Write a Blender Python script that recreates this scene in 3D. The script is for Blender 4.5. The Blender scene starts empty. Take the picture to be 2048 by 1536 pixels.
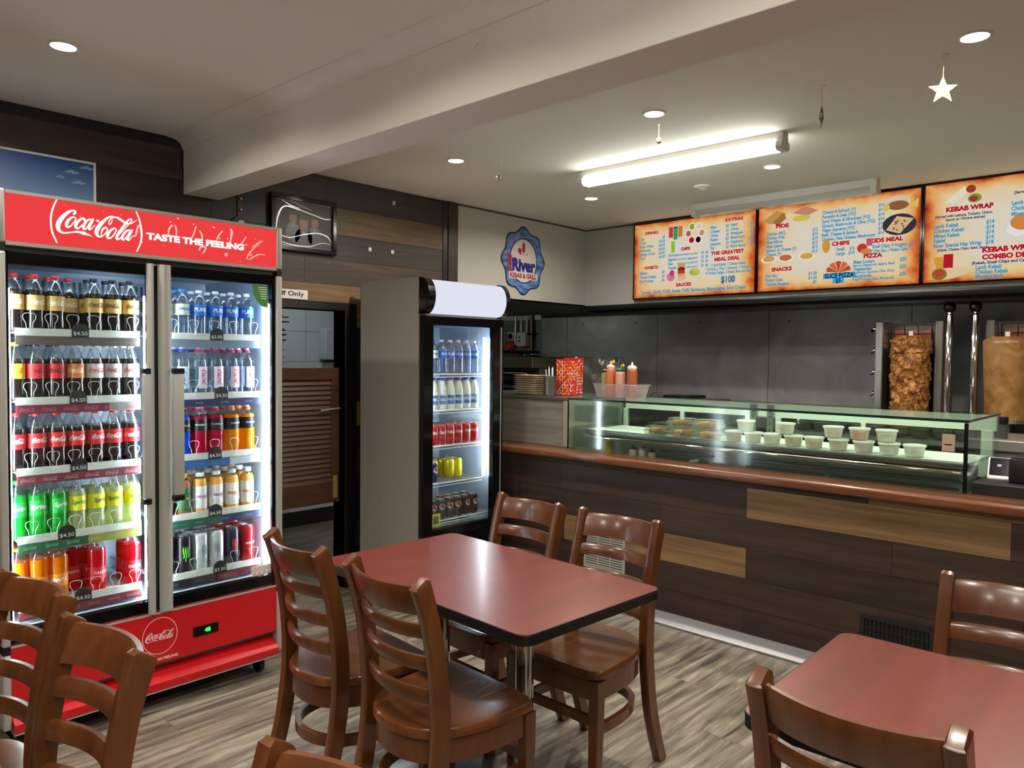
import bpy, bmesh, math, random
from mathutils import Matrix, Vector
random.seed(7)
PI = math.pi
scene = bpy.context.scene
COL = scene.collection

# ------------------------------------------------------------------ camera, world, exposure
CAMR = Matrix(((0.731, -0.032, 0.682), (0.683, 0.020, -0.730), (0.010, 0.999, 0.036)))
cam_data = bpy.data.cameras.new('camera')
cam_data.sensor_fit = 'HORIZONTAL'; cam_data.sensor_width = 36.0
cam_data.lens = 1520.0 / 2048.0 * 36.0
cam_data.clip_start = 0.02; cam_data.clip_end = 60
cam = bpy.data.objects.new('camera', cam_data); COL.objects.link(cam)
_q = CAMR.to_quaternion().normalized()
cam.matrix_world = Matrix.Translation((0, 0, 1.47)) @ _q.to_matrix().to_4x4()
scene.camera = cam

world = bpy.data.worlds.new('world'); scene.world = world
world.use_nodes = True
world.node_tree.nodes['Background'].inputs[0].default_value = (0.5, 0.55, 0.6, 1)
world.node_tree.nodes['Background'].inputs[1].default_value = 0.05

vs = scene.view_settings
vs.view_transform = 'Standard'; vs.look = 'None'; vs.gamma = 1.0; vs.use_curve_mapping = False
vs.exposure = 0.25
scene.cycles.transparent_max_bounces = 24
scene.cycles.max_bounces = 5
scene.cycles.use_light_tree = False
scene.cycles.use_adaptive_sampling = True
scene.cycles.adaptive_threshold = 0.03
scene.cycles.sample_clamp_indirect = 6.0
scene.cycles.use_denoising = True

DL_POWER = 11.0        # every downlight
TUBE_STRENGTH = 22.0   # lit fluorescent batten
FRIDGE_LED = 70.0      # led strips in the drinks fridges
SIGN_STRENGTH = 0.82   # red header sign
MENU_STRENGTH = 0.70   # menu screens

# ------------------------------------------------------------------ helpers
def lin(c):
    c = [x / 255.0 for x in c]
    return tuple(x / 12.92 if x <= 0.04045 else ((x + 0.055) / 1.055) ** 2.4 for x in c) + (1.0,)

MATS = {}
def pm(name, rgb, rough=0.5, metal=0.0, coat=0.0, emit=None, estr=0.0, spec=0.5, trans=0.0, bump=0.0, bscale=80.0, var=0.0, vscale=6.0):
    if name in MATS: return MATS[name]
    m = bpy.data.materials.new(name); m.use_nodes = True
    nt = m.node_tree; b = nt.nodes['Principled BSDF']
    b.inputs['Base Color'].default_value = lin(rgb)
    b.inputs['Roughness'].default_value = rough
    b.inputs['Metallic'].default_value = metal
    b.inputs['Specular IOR Level'].default_value = spec
    b.inputs['Coat Weight'].default_value = coat
    b.inputs['Coat Roughness'].default_value = 0.12
    b.inputs['Transmission Weight'].default_value = trans
    if emit is not None:
        b.inputs['Emission Color'].default_value = lin(emit)
        b.inputs['Emission Strength'].default_value = estr
    if bump or var:
        tc = nt.nodes.new('ShaderNodeTexCoord')
        if bump:
            n = nt.nodes.new('ShaderNodeTexNoise'); n.inputs['Scale'].default_value = bscale; n.inputs['Detail'].default_value = 3
            bp = nt.nodes.new('ShaderNodeBump'); bp.inputs['Strength'].default_value = bump; bp.inputs['Distance'].default_value = 0.01
            nt.links.new(tc.outputs['Object'], n.inputs['Vector']); nt.links.new(n.outputs['Fac'], bp.inputs['Height'])
            nt.links.new(bp.outputs['Normal'], b.inputs['Normal'])
        if var:
            n = nt.nodes.new('ShaderNodeTexNoise'); n.inputs['Scale'].default_value = vscale; n.inputs['Detail'].default_value = 4
            r = nt.nodes.new('ShaderNodeValToRGB')
            c = lin(rgb)
            r.color_ramp.elements[0].position = 0.3; r.color_ramp.elements[1].position = 0.7
            r.color_ramp.elements[0].color = tuple(x * (1 - var) for x in c[:3]) + (1,)
            r.color_ramp.elements[1].color = tuple(min(1, x * (1 + var)) for x in c[:3]) + (1,)
            nt.links.new(tc.outputs['Object'], n.inputs['Vector']); nt.links.new(n.outputs['Fac'], r.inputs['Fac'])
            nt.links.new(r.outputs['Color'], b.inputs['Base Color'])
    MATS[name] = m
    return m

def wood(name, c1, c2, c3, stretch=(1, 14, 14), scale=1.6, rough=0.4, coat=0.0, rnd=0.25, bump=0.05, contrast=0.22):
    """grain stretched along the axis whose stretch value is small; every object gets its own offset and tone"""
    if name in MATS: return MATS[name]
    m = bpy.data.materials.new(name); m.use_nodes = True
    nt = m.node_tree; N = nt.nodes; L = nt.links; b = N['Principled BSDF']
    tc = N.new('ShaderNodeTexCoord'); oi = N.new('ShaderNodeObjectInfo')
    mul = N.new('ShaderNodeMath'); mul.operation = 'MULTIPLY'; mul.inputs[1].default_value = 37.0
    add = N.new('ShaderNodeVectorMath'); add.operation = 'ADD'
    mp = N.new('ShaderNodeMapping'); mp.inputs['Scale'].default_value = stretch
    L.new(oi.outputs['Random'], mul.inputs[0]); L.new(tc.outputs['Object'], add.inputs[0]); L.new(mul.outputs[0], add.inputs[1])
    L.new(add.outputs[0], mp.inputs['Vector'])
    n = N.new('ShaderNodeTexNoise'); n.inputs['Scale'].default_value = scale; n.inputs['Detail'].default_value = 8
    n.inputs['Roughness'].default_value = 0.62; n.inputs['Distortion'].default_value = 0.6
    L.new(mp.outputs[0], n.inputs['Vector'])
    r = N.new('ShaderNodeValToRGB')
    e = r.color_ramp.elements; e[0].position = 0.5 - contrast; e[0].color = lin(c1); e[1].position = 0.5 + contrast; e[1].color = lin(c3)
    k = e.new(0.5); k.color = lin(c2)
    L.new(n.outputs['Fac'], r.inputs['Fac'])
    hs = N.new('ShaderNodeHueSaturation')
    mr = N.new('ShaderNodeMapRange'); mr.inputs['To Min'].default_value = 1 - rnd; mr.inputs['To Max'].default_value = 1 + rnd
    L.new(oi.outputs['Random'], mr.inputs['Value']); L.new(mr.outputs[0], hs.inputs['Value'])
    L.new(r.outputs['Color'], hs.inputs['Color']); L.new(hs.outputs['Color'], b.inputs['Base Color'])
    b.inputs['Roughness'].default_value = rough; b.inputs['Coat Weight'].default_value = coat; b.inputs['Coat Roughness'].default_value = 0.15
    if bump:
        bp = N.new('ShaderNodeBump'); bp.inputs['Strength'].default_value = bump; bp.inputs['Distance'].default_value = 0.004
        L.new(n.outputs['Fac'], bp.inputs['Height']); L.new(bp.outputs['Normal'], b.inputs['Normal'])
    MATS[name] = m
    return m

def glassy(name, tint=(255, 255, 255), refl=0.06, rough=0.02, dens=0.0, dcol=(255, 255, 255)):
    """thin clear sheet or bottle wall: see-through, a little mirror, optional milky share"""
    if name in MATS: return MATS[name]
    m = bpy.data.materials.new(name); m.use_nodes = True
    nt = m.node_tree; N = nt.nodes; L = nt.links; N.remove(N['Principled BSDF'])
    t = N.new('ShaderNodeBsdfTransparent'); t.inputs[0].default_value = lin(tint)
    g = N.new('ShaderNodeBsdfGlossy'); g.inputs['Roughness'].default_value = rough
    lw = N.new('ShaderNodeLayerWeight'); lw.inputs['Blend'].default_value = 0.25
    mr = N.new('ShaderNodeMapRange'); mr.inputs['To Min'].default_value = refl; mr.inputs['To Max'].default_value = min(1, refl + 0.55)
    L.new(lw.outputs['Facing'], mr.inputs['Value'])
    mx = N.new('ShaderNodeMixShader'); L.new(mr.outputs[0], mx.inputs[0]); L.new(t.outputs[0], mx.inputs[1]); L.new(g.outputs[0], mx.inputs[2])
    out = mx
    if dens:
        d = N.new('ShaderNodeBsdfDiffuse'); d.inputs[0].default_value = lin(dcol)
        tr = N.new('ShaderNodeBsdfTranslucent'); tr.inputs[0].default_value = lin(dcol)
        a = N.new('ShaderNodeMixShader'); a.inputs[0].default_value = 0.5; L.new(d.outputs[0], a.inputs[1]); L.new(tr.outputs[0], a.inputs[2])
        o2 = N.new('ShaderNodeMixShader'); o2.inputs[0].default_value = dens; L.new(mx.outputs[0], o2.inputs[1]); L.new(a.outputs[0], o2.inputs[2]); out = o2
    L.new(out.outputs[0], N['Material Output'].inputs['Surface'])
    MATS[name] = m
    return m

def glow(name, rgb, s, lamp=False):
    if name in MATS: return MATS[name]
    m = bpy.data.materials.new(name); m.use_nodes = True
    nt = m.node_tree; N = nt.nodes; N.remove(N['Principled BSDF'])
    e = N.new('ShaderNodeEmission'); e.inputs[0].default_value = lin(rgb); e.inputs[1].default_value = s
    nt.links.new(e.outputs[0], N['Material Output'].inputs['Surface'])
    if not lamp: m.cycles.emission_sampling = 'NONE'
    MATS[name] = m
    return m

def rot2(x, y, a): return x * math.cos(a) - y * math.sin(a), x * math.sin(a) + y * math.cos(a)

def spline(pts, n=6):
    """catmull-rom through tuples of any length"""
    if len(pts) < 3: return [tuple(p) for p in pts]
    out = []
    P = [pts[0]] + list(pts) + [pts[-1]]
    for i in range(1, len(P) - 2):
        for k in range(n):
            t = k / n
            out.append(tuple(0.5 * (2 * b + (c - a) * t + (2 * a - 5 * b + 4 * c - d) * t * t + (3 * b - a - 3 * c + d) * t ** 3)
                             for a, b, c, d in zip(P[i - 1], P[i], P[i + 1], P[i + 2])))
    out.append(tuple(pts[-1]))
    return out

class MB:
    def __init__(s): s.v = []; s.f = []; s.fm = []; s.mats = []; s.cur = 0
    def use(s, mat):
        if mat not in s.mats: s.mats.append(mat)
        s.cur = s.mats.index(mat); return s
    def add(s, vs_, fs_):
        o = len(s.v); s.v += [tuple(p) for p in vs_]
        for f in fs_: s.f.append(tuple(i + o for i in f)); s.fm.append(s.cur)
        return s
    def box(s, x0, x1, y0, y1, z0, z1):
        return s.add([(x0, y0, z0), (x1, y0, z0), (x1, y1, z0), (x0, y1, z0), (x0, y0, z1), (x1, y0, z1), (x1, y1, z1), (x0, y1, z1)],
                     [(0, 3, 2, 1), (4, 5, 6, 7), (0, 1, 5, 4), (1, 2, 6, 5), (2, 3, 7, 6), (3, 0, 4, 7)])
    def lathe(s, prof, n=20, c=(0, 0, 0), axis='z', cap=True):
        V = []
        for r, z in prof:
            for k in range(n):
                a = 2 * PI * k / n; p = (r * math.cos(a), r * math.sin(a), z)
                if axis == 'y': p = (p[0], p[2], -p[1])
                if axis == 'x': p = (p[2], p[0], p[1])
                V.append((p[0] + c[0], p[1] + c[1], p[2] + c[2]))
        F = []
        for i in range(len(prof) - 1):
            for k in range(n):
                k2 = (k + 1) % n
                F.append((i * n + k, i * n + k2, (i + 1) * n + k2, (i + 1) * n + k))
        if cap:
            if prof[0][0] > 1e-6: F.append(tuple(range(n - 1, -1, -1)))
            if prof[-1][0] > 1e-6: F.append(tuple((len(prof) - 1) * n + k for k in range(n)))
        return s.add(V, F)
    def sweep(s, path, sec, up=(0, 0, 1), cap=True):
        """sec: list of (side, up) offsets, or a function of i -> list"""
        path = [Vector(p) for p in path]; n = len(path); V = []; F = []; up = Vector(up)
        for i, p in enumerate(path):
            t = (path[min(i + 1, n - 1)] - path[max(i - 1, 0)]).normalized()
            side = t.cross(up)
            side = side.normalized() if side.length > 1e-6 else Vector((1, 0, 0))
            u = side.cross(t).normalized()
            sc = sec(i / (n - 1)) if callable(sec) else sec
            for a, b in sc: V.append(tuple(p + side * a + u * b))
        m = len(sc)
        for i in range(n - 1):
            for k in range(m):
                k2 = (k + 1) % m
                F.append((i * m + k, i * m + k2, (i + 1) * m + k2, (i + 1) * m + k))
        if cap: F.append(tuple(range(m - 1, -1, -1))); F.append(tuple((n - 1) * m + k for k in range(m)))
        return s.add(V, F)
    def tube(s, path, r, n=8, up=(0, 0, 1)):
        def sec(t):
            rr = r if not callable(r) else r(t)
            return [(rr * math.cos(2 * PI * k / n), rr * math.sin(2 * PI * k / n)) for k in range(n)]
        d = Vector(path[-1]) - Vector(path[0])
        if abs(d.normalized().dot(Vector(up))) > 0.95: up = (1, 0.05, 0)
        return s.sweep(path, sec, up)
    def prism(s, poly, fn, d0, d1):
        """poly: 2d outline; fn(u, v, d) -> 3d"""
        n = len(poly)
        V = [fn(u, v, d0) for u, v in poly] + [fn(u, v, d1) for u, v in poly]
        F = [tuple(range(n - 1, -1, -1)), tuple(range(n, 2 * n))] + [(k, (k + 1) % n, n + (k + 1) % n, n + k) for k in range(n)]
        return s.add(V, F)
    def flat(s, vf, fn):
        return s.add([fn(*p) for p in vf[0]], vf[1])
    def ribbon(s, stroke, fn, n=5):
        pts = spline(stroke, n); V = []; F = []
        for i, p in enumerate(pts):
            a = pts[max(i - 1, 0)]; b = pts[min(i + 1, len(pts) - 1)]
            dx, dy = b[0] - a[0], b[1] - a[1]; l = math.hypot(dx, dy) or 1
            nx, ny = -dy / l * p[2] / 2, dx / l * p[2] / 2
            V += [fn(p[0] + nx, p[1] + ny), fn(p[0] - nx, p[1] - ny)]
        for i in range(len(pts) - 1): F.append((2 * i, 2 * i + 1, 2 * i + 3, 2 * i + 2))
        return s.add(V, F)
    def disc(s, cx, cy, rx, ry, fn, n=20):
        return s.add([fn(cx + rx * math.cos(2 * PI * k / n), cy + ry * math.sin(2 * PI * k / n)) for k in range(n)], [tuple(range(n))])
    def rect(s, x0, x1, y0, y1, fn):
        return s.add([fn(x0, y0), fn(x1, y0), fn(x1, y1), fn(x0, y1)], [(0, 1, 2, 3)])
    def mesh(s, name, mat=None, smooth=False, bevel=0, seg=1, fix=True):
        me = bpy.data.meshes.new(name)
        mats = s.mats if s.mats else ([mat] if mat else [])
        me.from_pydata(s.v, [], s.f)
        for m in mats: me.materials.append(m)
        if s.mats: me.polygons.foreach_set('material_index', s.fm)
        if bevel or fix:
            bm = bmesh.new(); bm.from_mesh(me)
            if fix: bmesh.ops.recalc_face_normals(bm, faces=bm.faces)
            if bevel:
                es = [e for e in bm.edges if len(e.link_faces) == 2 and e.calc_face_angle(0) > 0.6]
                bmesh.ops.bevel(bm, geom=es, offset=bevel, segments=seg, affect='EDGES', clamp_overlap=True, profile=0.6)
            bm.to_mesh(me); bm.free()
        if smooth or (bevel and seg > 1):
            me.polygons.foreach_set('use_smooth', [True] * len(me.polygons))
            me.set_sharp_from_angle(angle=math.radians(42))
        me.update()
        return me
    def build(s, name, mat=None, parent=None, smooth=False, bevel=0, seg=1, fix=True, loc=None):
        """vertices are given in the parent's frame; loc moves the mesh origin there (parent frame)"""
        if loc is not None:
            s.v = [(p[0] - loc[0], p[1] - loc[1], p[2] - loc[2]) for p in s.v]
        o = bpy.data.objects.new(name, s.mesh(name, mat, smooth, bevel, seg, fix))
        COL.objects.link(o)
        if loc is not None: o.location = loc
        if parent is not None: o.parent = parent
        return o

def off(mb, root):
    """turn world coordinates into the root's frame (root unrotated)"""
    l = root.location
    mb.v = [(p[0] - l[0], p[1] - l[1], p[2] - l[2]) for p in mb.v]
    return mb

def tag(o, label, cat, group=None, kind=None):
    o['label'] = label; o['category'] = cat
    if group: o['group'] = group
    if kind: o['kind'] = kind
    return o
def empty(name, loc, label=None, cat=None, group=None, rz=0.0, kind=None):
    o = bpy.data.objects.new(name, None); COL.objects.link(o)
    o.location = loc; o.rotation_euler = (0, 0, rz); o.empty_display_size = 0.1
    if label: tag(o, label, cat, group, kind)
    return o
def dup(o, parent=None):
    c = o.copy(); COL.objects.link(c); c.parent = parent
    for ch in o.children: dup(ch, c)
    return c
def obj(name, mesh, parent=None, loc=(0, 0, 0)):
    o = bpy.data.objects.new(name, mesh); COL.objects.link(o); o.location = loc
    if parent is not None: o.parent = parent
    return o
class Part:
    """world-coordinate part of a thing whose root is an unrotated empty"""
    def __init__(s, root): s.root = root
    def __call__(s, name, mb, mat=None, **k): return off(mb, s.root).build(name, mat, s.root, **k)
def sub(mb, root, name, mat, parent, **k):
    """sub-part: parent sits at the root's origin"""
    return off(mb, root).build(name, mat, parent, **k)

TXT = {}
def text(body, size=1.0, align='CENTER', bold=0.0, sx=1.0, shear=0.0, space=1.0):
    key = (body, size, align, bold, sx, shear, space)
    if key in TXT: return TXT[key]
    cu = bpy.data.curves.new('t', 'FONT'); cu.body = body; cu.size = size; cu.align_x = align; cu.align_y = 'CENTER'
    cu.offset = bold * size; cu.resolution_u = 3; cu.shear = shear; cu.space_character = space
    ob = bpy.data.objects.new('t', cu)
    me = ob.to_mesh()
    V = [(v.co.x * sx, v.co.y) for v in me.vertices]; F = [tuple(p.vertices) for p in me.polygons]
    ob.to_mesh_clear(); bpy.data.objects.remove(ob); bpy.data.curves.remove(cu)
    TXT[key] = (V, F)
    return TXT[key]
def fitted(body, width, height=None, **k):
    """text scaled to a width (and height)"""
    V, F = text(body, 1.0, **k)
    xs = [p[0] for p in V]; ys = [p[1] for p in V]
    w = max(xs) - min(xs); h = max(ys) - min(ys); cx = (max(xs) + min(xs)) / 2; cy = (max(ys) + min(ys)) / 2
    s = width / w; t = s if height is None else height / h
    return [((p[0] - cx) * s, (p[1] - cy) * t) for p in V], F

LOGO=[[(-0.317,0.109,0.0285),(-0.295,0.131,0.0299),(-0.296,0.154,0.0256),(-0.326,0.16,0.0242),(-0.373,0.133,0.0342),(-0.426,0.08,0.047),(-0.473,0.016,0.0556),(-0.5,-0.051,0.057),(-0.497,-0.109,0.047),(-0.469,-0.14,0.0328),(-0.423,-0.15,0.0228),(-0.352,-0.134,0.0185),(-0.287,-0.118,0.0242),(-0.233,-0.118,0.0356),(-0.191,-0.125,0.0442),(-0.149,-0.135,0.0256),(-0.113,-0.145,0.0142),(-0.084,-0.16,0.0043)],[(-0.303,0.075,0.0185),(-0.336,0.066,0.0256),(-0.377,0.023,0.0356),(-0.401,-0.032,0.0385),(-0.393,-0.066,0.0285),(-0.363,-0.059,0.0214),(-0.325,-0.015,0.0171),(-0.294,0.034,0.0171),(-0.29,0.067,0.0171),(-0.309,0.076,0.0185)],[(-0.19,0.039,0.0242),(-0.179,0.063,0.0256),(-0.198,0.075,0.0228),(-0.234,0.052,0.0313),(-0.274,0.004,0.0385),(-0.291,-0.044,0.037),(-0.274,-0.069,0.0285),(-0.245,-0.058,0.0185),(-0.202,-0.006,0.0128)],[(-0.095,0.071,0.0214),(-0.135,0.062,0.0256),(-0.175,0.011,0.0328),(-0.197,-0.044,0.0342),(-0.179,-0.071,0.0242),(-0.145,-0.031,0.0171),(-0.099,0.048,0.0157),(-0.071,0.081,0.0285),(-0.105,0.014,0.0356),(-0.13,-0.049,0.0328),(-0.112,-0.063,0.0228),(-0.084,-0.036,0.0142),(-0.051,0.006,0.0085)],[(-0.032,0.064,0.0271),(0.007,0.065,0.0271)],[(0.179,0.108,0.01),(0.15,0.048,0.0128),(0.13,0.038,0.0128),(0.125,0.064,0.0128),(0.153,0.115,0.0157),(0.188,0.143,0.0171),(0.163,0.15,0.0214),(0.113,0.123,0.0285),(0.049,0.058,0.0427),(-0.007,-0.02,0.0541),(-0.033,-0.089,0.0513),(-0.021,-0.134,0.0356),(0.013,-0.147,0.0214),(0.054,-0.125,0.0157),(0.095,-0.073,0.0142),(0.106,-0.029,0.0185),(0.077,-0.015,0.0285),(0.042,-0.053,0.0242),(0.029,-0.102,0.0157),(0.035,-0.134,0.0114)],[(0.185,0.14,0.0114),(0.22,0.146,0.0214),(0.265,0.13,0.0313),(0.31,0.103,0.0313),(0.348,0.084,0.0285),(0.394,0.079,0.0214),(0.447,0.104,0.0157),(0.5,0.148,0.0036)],[(0.213,-0.011,0.0185),(0.181,-0.017,0.0256),(0.136,-0.061,0.0356),(0.107,-0.119,0.0385),(0.116,-0.154,0.0271),(0.151,-0.144,0.0199),(0.193,-0.095,0.0171),(0.219,-0.044,0.0171),(0.22,-0.014,0.0171),(0.203,-0.009,0.0185)],[(0.276,-0.071,0.01),(0.328,-0.004,0.0114),(0.394,0.08,0.0142),(0.429,0.132,0.0157),(0.417,0.148,0.0171),(0.375,0.118,0.0242),(0.316,0.029,0.0328),(0.257,-0.066,0.037),(0.226,-0.131,0.0356),(0.237,-0.155,0.0271),(0.269,-0.139,0.0157),(0.302,-0.102,0.01)],[(0.406,-0.01,0.0214),(0.361,-0.023,0.0256),(0.318,-0.076,0.0328),(0.296,-0.133,0.0328),(0.314,-0.153,0.0242),(0.347,-0.12,0.0171),(0.396,-0.043,0.0157),(0.433,-0.003,0.0285),(0.393,-0.077,0.0356),(0.366,-0.135,0.0328),(0.386,-0.15,0.0228),(0.412,-0.123,0.0142),(0.439,-0.082,0.0071)]]
def logo(mb, fn, w, n=4):
    for st in LOGO: mb.ribbon([(p[0] * w, p[1] * w, p[2] * w) for p in st], fn, n)

# common materials
M_white = pm('white_paint', (196, 194, 188), 0.75)
M_black = pm('black_plastic', (14, 14, 15), 0.35)
M_blackgloss = pm('black_gloss', (8, 9, 11), 0.12)
M_silver = pm('silver_aluminium', (168, 168, 164), 0.35, 0.55)
M_steel = pm('stainless_steel', (150, 150, 148), 0.3, 1.0)
M_chrome = pm('chrome', (205, 205, 205), 0.06, 1.0)
M_glass = glassy('clear_glass', (244, 250, 248), 0.045)
M_letter_white = pm('white_lettering', (235, 235, 235), 0.6)

# ================================================================== THE SETTING
ZC1, ZC2 = 2.585, 2.55          # ceiling in front of / behind the beam
XW = -4.0                       # plank wall on the left
YB1, YB2 = 1.75, 1.945          # beam
YH, YK = 5.19, 6.1              # hood / menu bulkhead face, stainless wall
ZH = 1.875                      # underside of hood

# ---- floor
M_floor = wood('floor_vinyl', (60, 55, 49), (116, 108, 96), (158, 150, 135), stretch=(12, 1.2, 1), scale=2.2, rough=0.38, rnd=0.05, bump=0.03, contrast=0.19)
fl = MB().box(-7.2, 3.2, -3.2, 6.3, -0.06, -0.003).build('floor', M_floor)
tag(fl, 'grey brown timber look vinyl plank floor of the shop', 'floor', kind='structure')
PW, PL = 0.18, 1.22
pm_cache = {}
x = XW + 0.02; col_i = 0
while x < 2.0:
    y = -0.9 + (col_i * 0.43) % PL - PL
    while y < 3.56:
        y0, y1 = max(y, -0.9), min(y + PL, 3.585)
        if y1 - y0 > 0.06:
            L_ = round(y1 - y0, 3)
            if L_ not in pm_cache:
                pm_cache[L_] = MB().box(-PW / 2 + .0006, PW / 2 - .0006, -L_ / 2 + .0006, L_ / 2 - .0006, -0.003, 0).mesh('plank', M_floor)
            obj('plank', pm_cache[L_], fl, (x + PW / 2, (y0 + y1) / 2, 0))
        y += PL
    x += PW; col_i += 1

# crumbs and small chips swept about the floor
M_crumb = pm('crumb', (215, 210, 200), 0.5)
mb = MB()
for k in range(70):
    px_, py_ = random.uniform(-2.9, -0.7), random.uniform(1.5, 3.5)
    if k > 40: px_, py_ = random.uniform(-1.6, -0.8), random.uniform(2.3, 3.55)
    r = random.uniform(.0015, .0045)
    mb.add([(px_ + r, py_, 0), (px_ - r * .5, py_ + r, 0), (px_ - r * .6, py_ - r * .8, 0), (px_, py_, r * 1.2)], [(0, 1, 2), (0, 1, 3), (1, 2, 3), (2, 0, 3)])
tag(mb.build('crumbs', M_crumb), 'tiny pale crumbs scattered on the floor between the tables and the counter', 'crumbs', kind='stuff')

# ---- ceilings
M_ceil = pm('ceiling_paint', (232, 226, 218), 0.8, bump=0.02, bscale=30)
c = MB().box(XW - .2, 3.2, -3.2, YB1 + .02, ZC1, ZC1 + .1).build('ceiling', M_ceil)
tag(c, 'white plaster ceiling over the dining area in front of the beam', 'ceiling', kind='structure')
c = MB().box(XW - .2, 3.2, YB2 - .02, 6.3, ZC2, ZC2 + .135).build('ceiling', M_ceil)
tag(c, 'white plaster ceiling with downlights above the counter', 'ceiling', kind='structure')
b = MB().box(XW + .001, 3.2, YB1, YB2, 2.30, 2.63).build('beam', M_ceil, bevel=.002)
tag(b, 'white plastered ceiling beam crossing the shop from the plank wall', 'beam', kind='structure')
mb = MB()
prof = [(0, 0)] + [(-.075 + .075 * math.cos(a), .055 - .055 * math.sin(a) + 0) for a in [PI / 2 * k / 8 for k in range(9)]]
cv = [(0, -.055), (-.004, -.055), (-.004, -.048)] + [(-.075 + .068 * math.cos(a), -.048 + .044 * math.sin(a)) for a in [PI / 2 * k / 8 for k in range(1, 9)]] + [(-.082, -.004), (-.082, 0), (0, 0)]
mb.prism(cv, lambda u, v, d: (d, YB1 + u, ZC1 + v), XW + .001, 3.2)
c = mb.build('cornice', M_ceil, smooth=True)
tag(c, 'white coved cornice along the front edge of the ceiling beam', 'cornice', kind='structure')

# ---- left plank wall with doorway
M_wallback = pm('wall_backing', (24, 20, 18), 0.8)
DY0, DY1, DZ = 1.98, 2.756, 1.742
mb = MB()
mb.box(XW - .12, XW - .006, -3.2, DY0, 0, ZC1)
mb.box(XW - .12, XW - .006, DY0, DY1, DZ, ZC1)
mb.box(XW - .12, XW - .006, DY1, 3.69, 0, ZC1)
wl = mb.build('wall_left', M_wallback)
tag(wl, 'side wall clad in horizontal dark and tan timber look planks', 'wall', kind='structure')
ST = (14, 0.8, 14)
W_dk = wood('plank_dark_brown', (34, 26, 23), (47, 36, 31), (60, 47, 40), stretch=ST, scale=2.0, rough=0.5, rnd=.12)
W_ch = wood('plank_charcoal', (40, 36, 34), (53, 48, 46), (66, 60, 57), stretch=ST, scale=2.0, rough=0.5, rnd=.1)
W_t2 = wood('plank_dull_tan', (70, 56, 39), (92, 75, 51), (110, 91, 64), stretch=ST, scale=2.0, rough=0.5, rnd=.08)
W_br = wood('plank_brown', (48, 38, 32), (64, 51, 42), (80, 65, 53), stretch=ST, scale=2.0, rough=0.5, rnd=.1)
W_tn = wood('plank_tan', (92, 72, 46), (120, 95, 60), (142, 116, 76), stretch=ST, scale=2.0, rough=0.5, rnd=.08)
W_bk = wood('plank_near_black', (18, 15, 15), (27, 22, 21), (36, 30, 28), stretch=ST, scale=2.0, rough=0.5, rnd=.1)
rows = [(2.534, ZC1, [(-3.2, 1.2, W_bk), (1.2, 1.745, W_bk)]),
        (2.534, ZC2, [(1.945, 3.56, W_dk)]),
        (2.371, 2.534, [(-3.2, -.9, W_dk), (-.9, .6, W_br), (.6, 1.745, W_br), (1.945, 2.62, W_br), (2.62, 3.56, W_ch)]),
        (2.207, 2.371, [(-3.2, -.7, W_ch), (-.7, .9, W_dk), (.9, 1.9, W_dk), (1.9, 2.673, W_ch), (2.673, 3.56, W_t2)]),
        (2.052, 2.207, [(-3.2, -.2, W_br), (-.2, 1.3, W_ch), (1.3, 2.40, W_dk), (2.40, 3.56, W_ch)]),
        (1.898, 2.052, [(-3.2, -.9, W_dk), (-.9, .6, W_tn), (.6, 2.47, W_br), (2.47, 3.56, W_br)]),
        (1.79, 1.898, [(-3.2, .2, W_ch), (.2, 1.6, W_dk), (1.6, 2.87, W_tn), (2.87, 3.56, W_dk)]),
        (1.64, 1.79, [(-3.2, .2, W_ch), (.2, DY0 - .06, W_dk), (DY1 + .086, 2.87, W_tn), (2.87, 3.56, W_dk)])]
z = 1.64; k = 0
pal = [W_dk, W_ch, W_br, W_dk, W_tn, W_dk, W_ch, W_dk, W_br, W_tn, W_dk, W_dk]
while z > 0.02:
    z2 = max(0, z - .1545)
    rows.append((z2, z, [(-3.2, -1.4, pal[k % 12]), (-1.4, .3 + .37 * (k % 3), pal[(k + 5) % 12]), (.3 + .37 * (k % 3), DY0 - .06, pal[(k + 3) % 12]), (DY1 + .086, 3.56, [W_bk, W_dk, W_bk, W_tn, W_bk, W_dk, W_bk][k % 7])]))
    z = z2; k += 1
for z0, z1, segs in rows:
    for y0, y1, m in segs:
        MB().box(-.006, .0, -(y1 - y0) / 2 + .0008, (y1 - y0) / 2 - .0008, -(z1 - z0) / 2 + .0008, (z1 - z0) / 2 - .0008).build('plank', m, wl).location = (XW, (y0 + y1) / 2, (z0 + z1) / 2)

M_jamb = pm('door_jamb_black', (13, 12, 12), 0.45)
mb = MB().box(XW - .13, XW + .004, DY1, DY1 + .085, 0, DZ + .048).box(XW - .13, XW + .004, DY0, DY1, DZ, DZ + .048).box(XW - .13, XW + .004, DY0 - .06, DY0, 0, DZ + .048)
tag(mb.build('trim_1', M_jamb, bevel=.003), 'black painted frame around the staff doorway', 'door frame', kind='structure')
M_corner = pm('corner_brown', (48, 34, 30), 0.4); M_corner2 = pm('corner_black', (20, 22, 26), 0.3)
t = empty('trim_2', (XW, 3.6, 0), 'dark brown and black corner post where the plank wall ends', 'corner trim', kind='structure')
P = Part(t)
P('edge_strip', MB().box(XW - .02, XW + .006, 3.56, 3.605, 0, ZC2), M_corner2, bevel=.002)
P('corner_strip', MB().box(XW - .12, XW + .014, 3.605, 3.695, 0, ZC2), M_corner, bevel=.002)
M_alu = pm('skirting_aluminium', (188, 190, 192), 0.35, 0.7)
cove = [(0, 0), (.022, 0), (.022, .008), (.012, .018), (.006, .032), (.004, .075), (0, .075)]
mb = MB().prism(cove, lambda u, v, d: (XW + u, d, v), DY1 + .086, 3.3)
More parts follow.
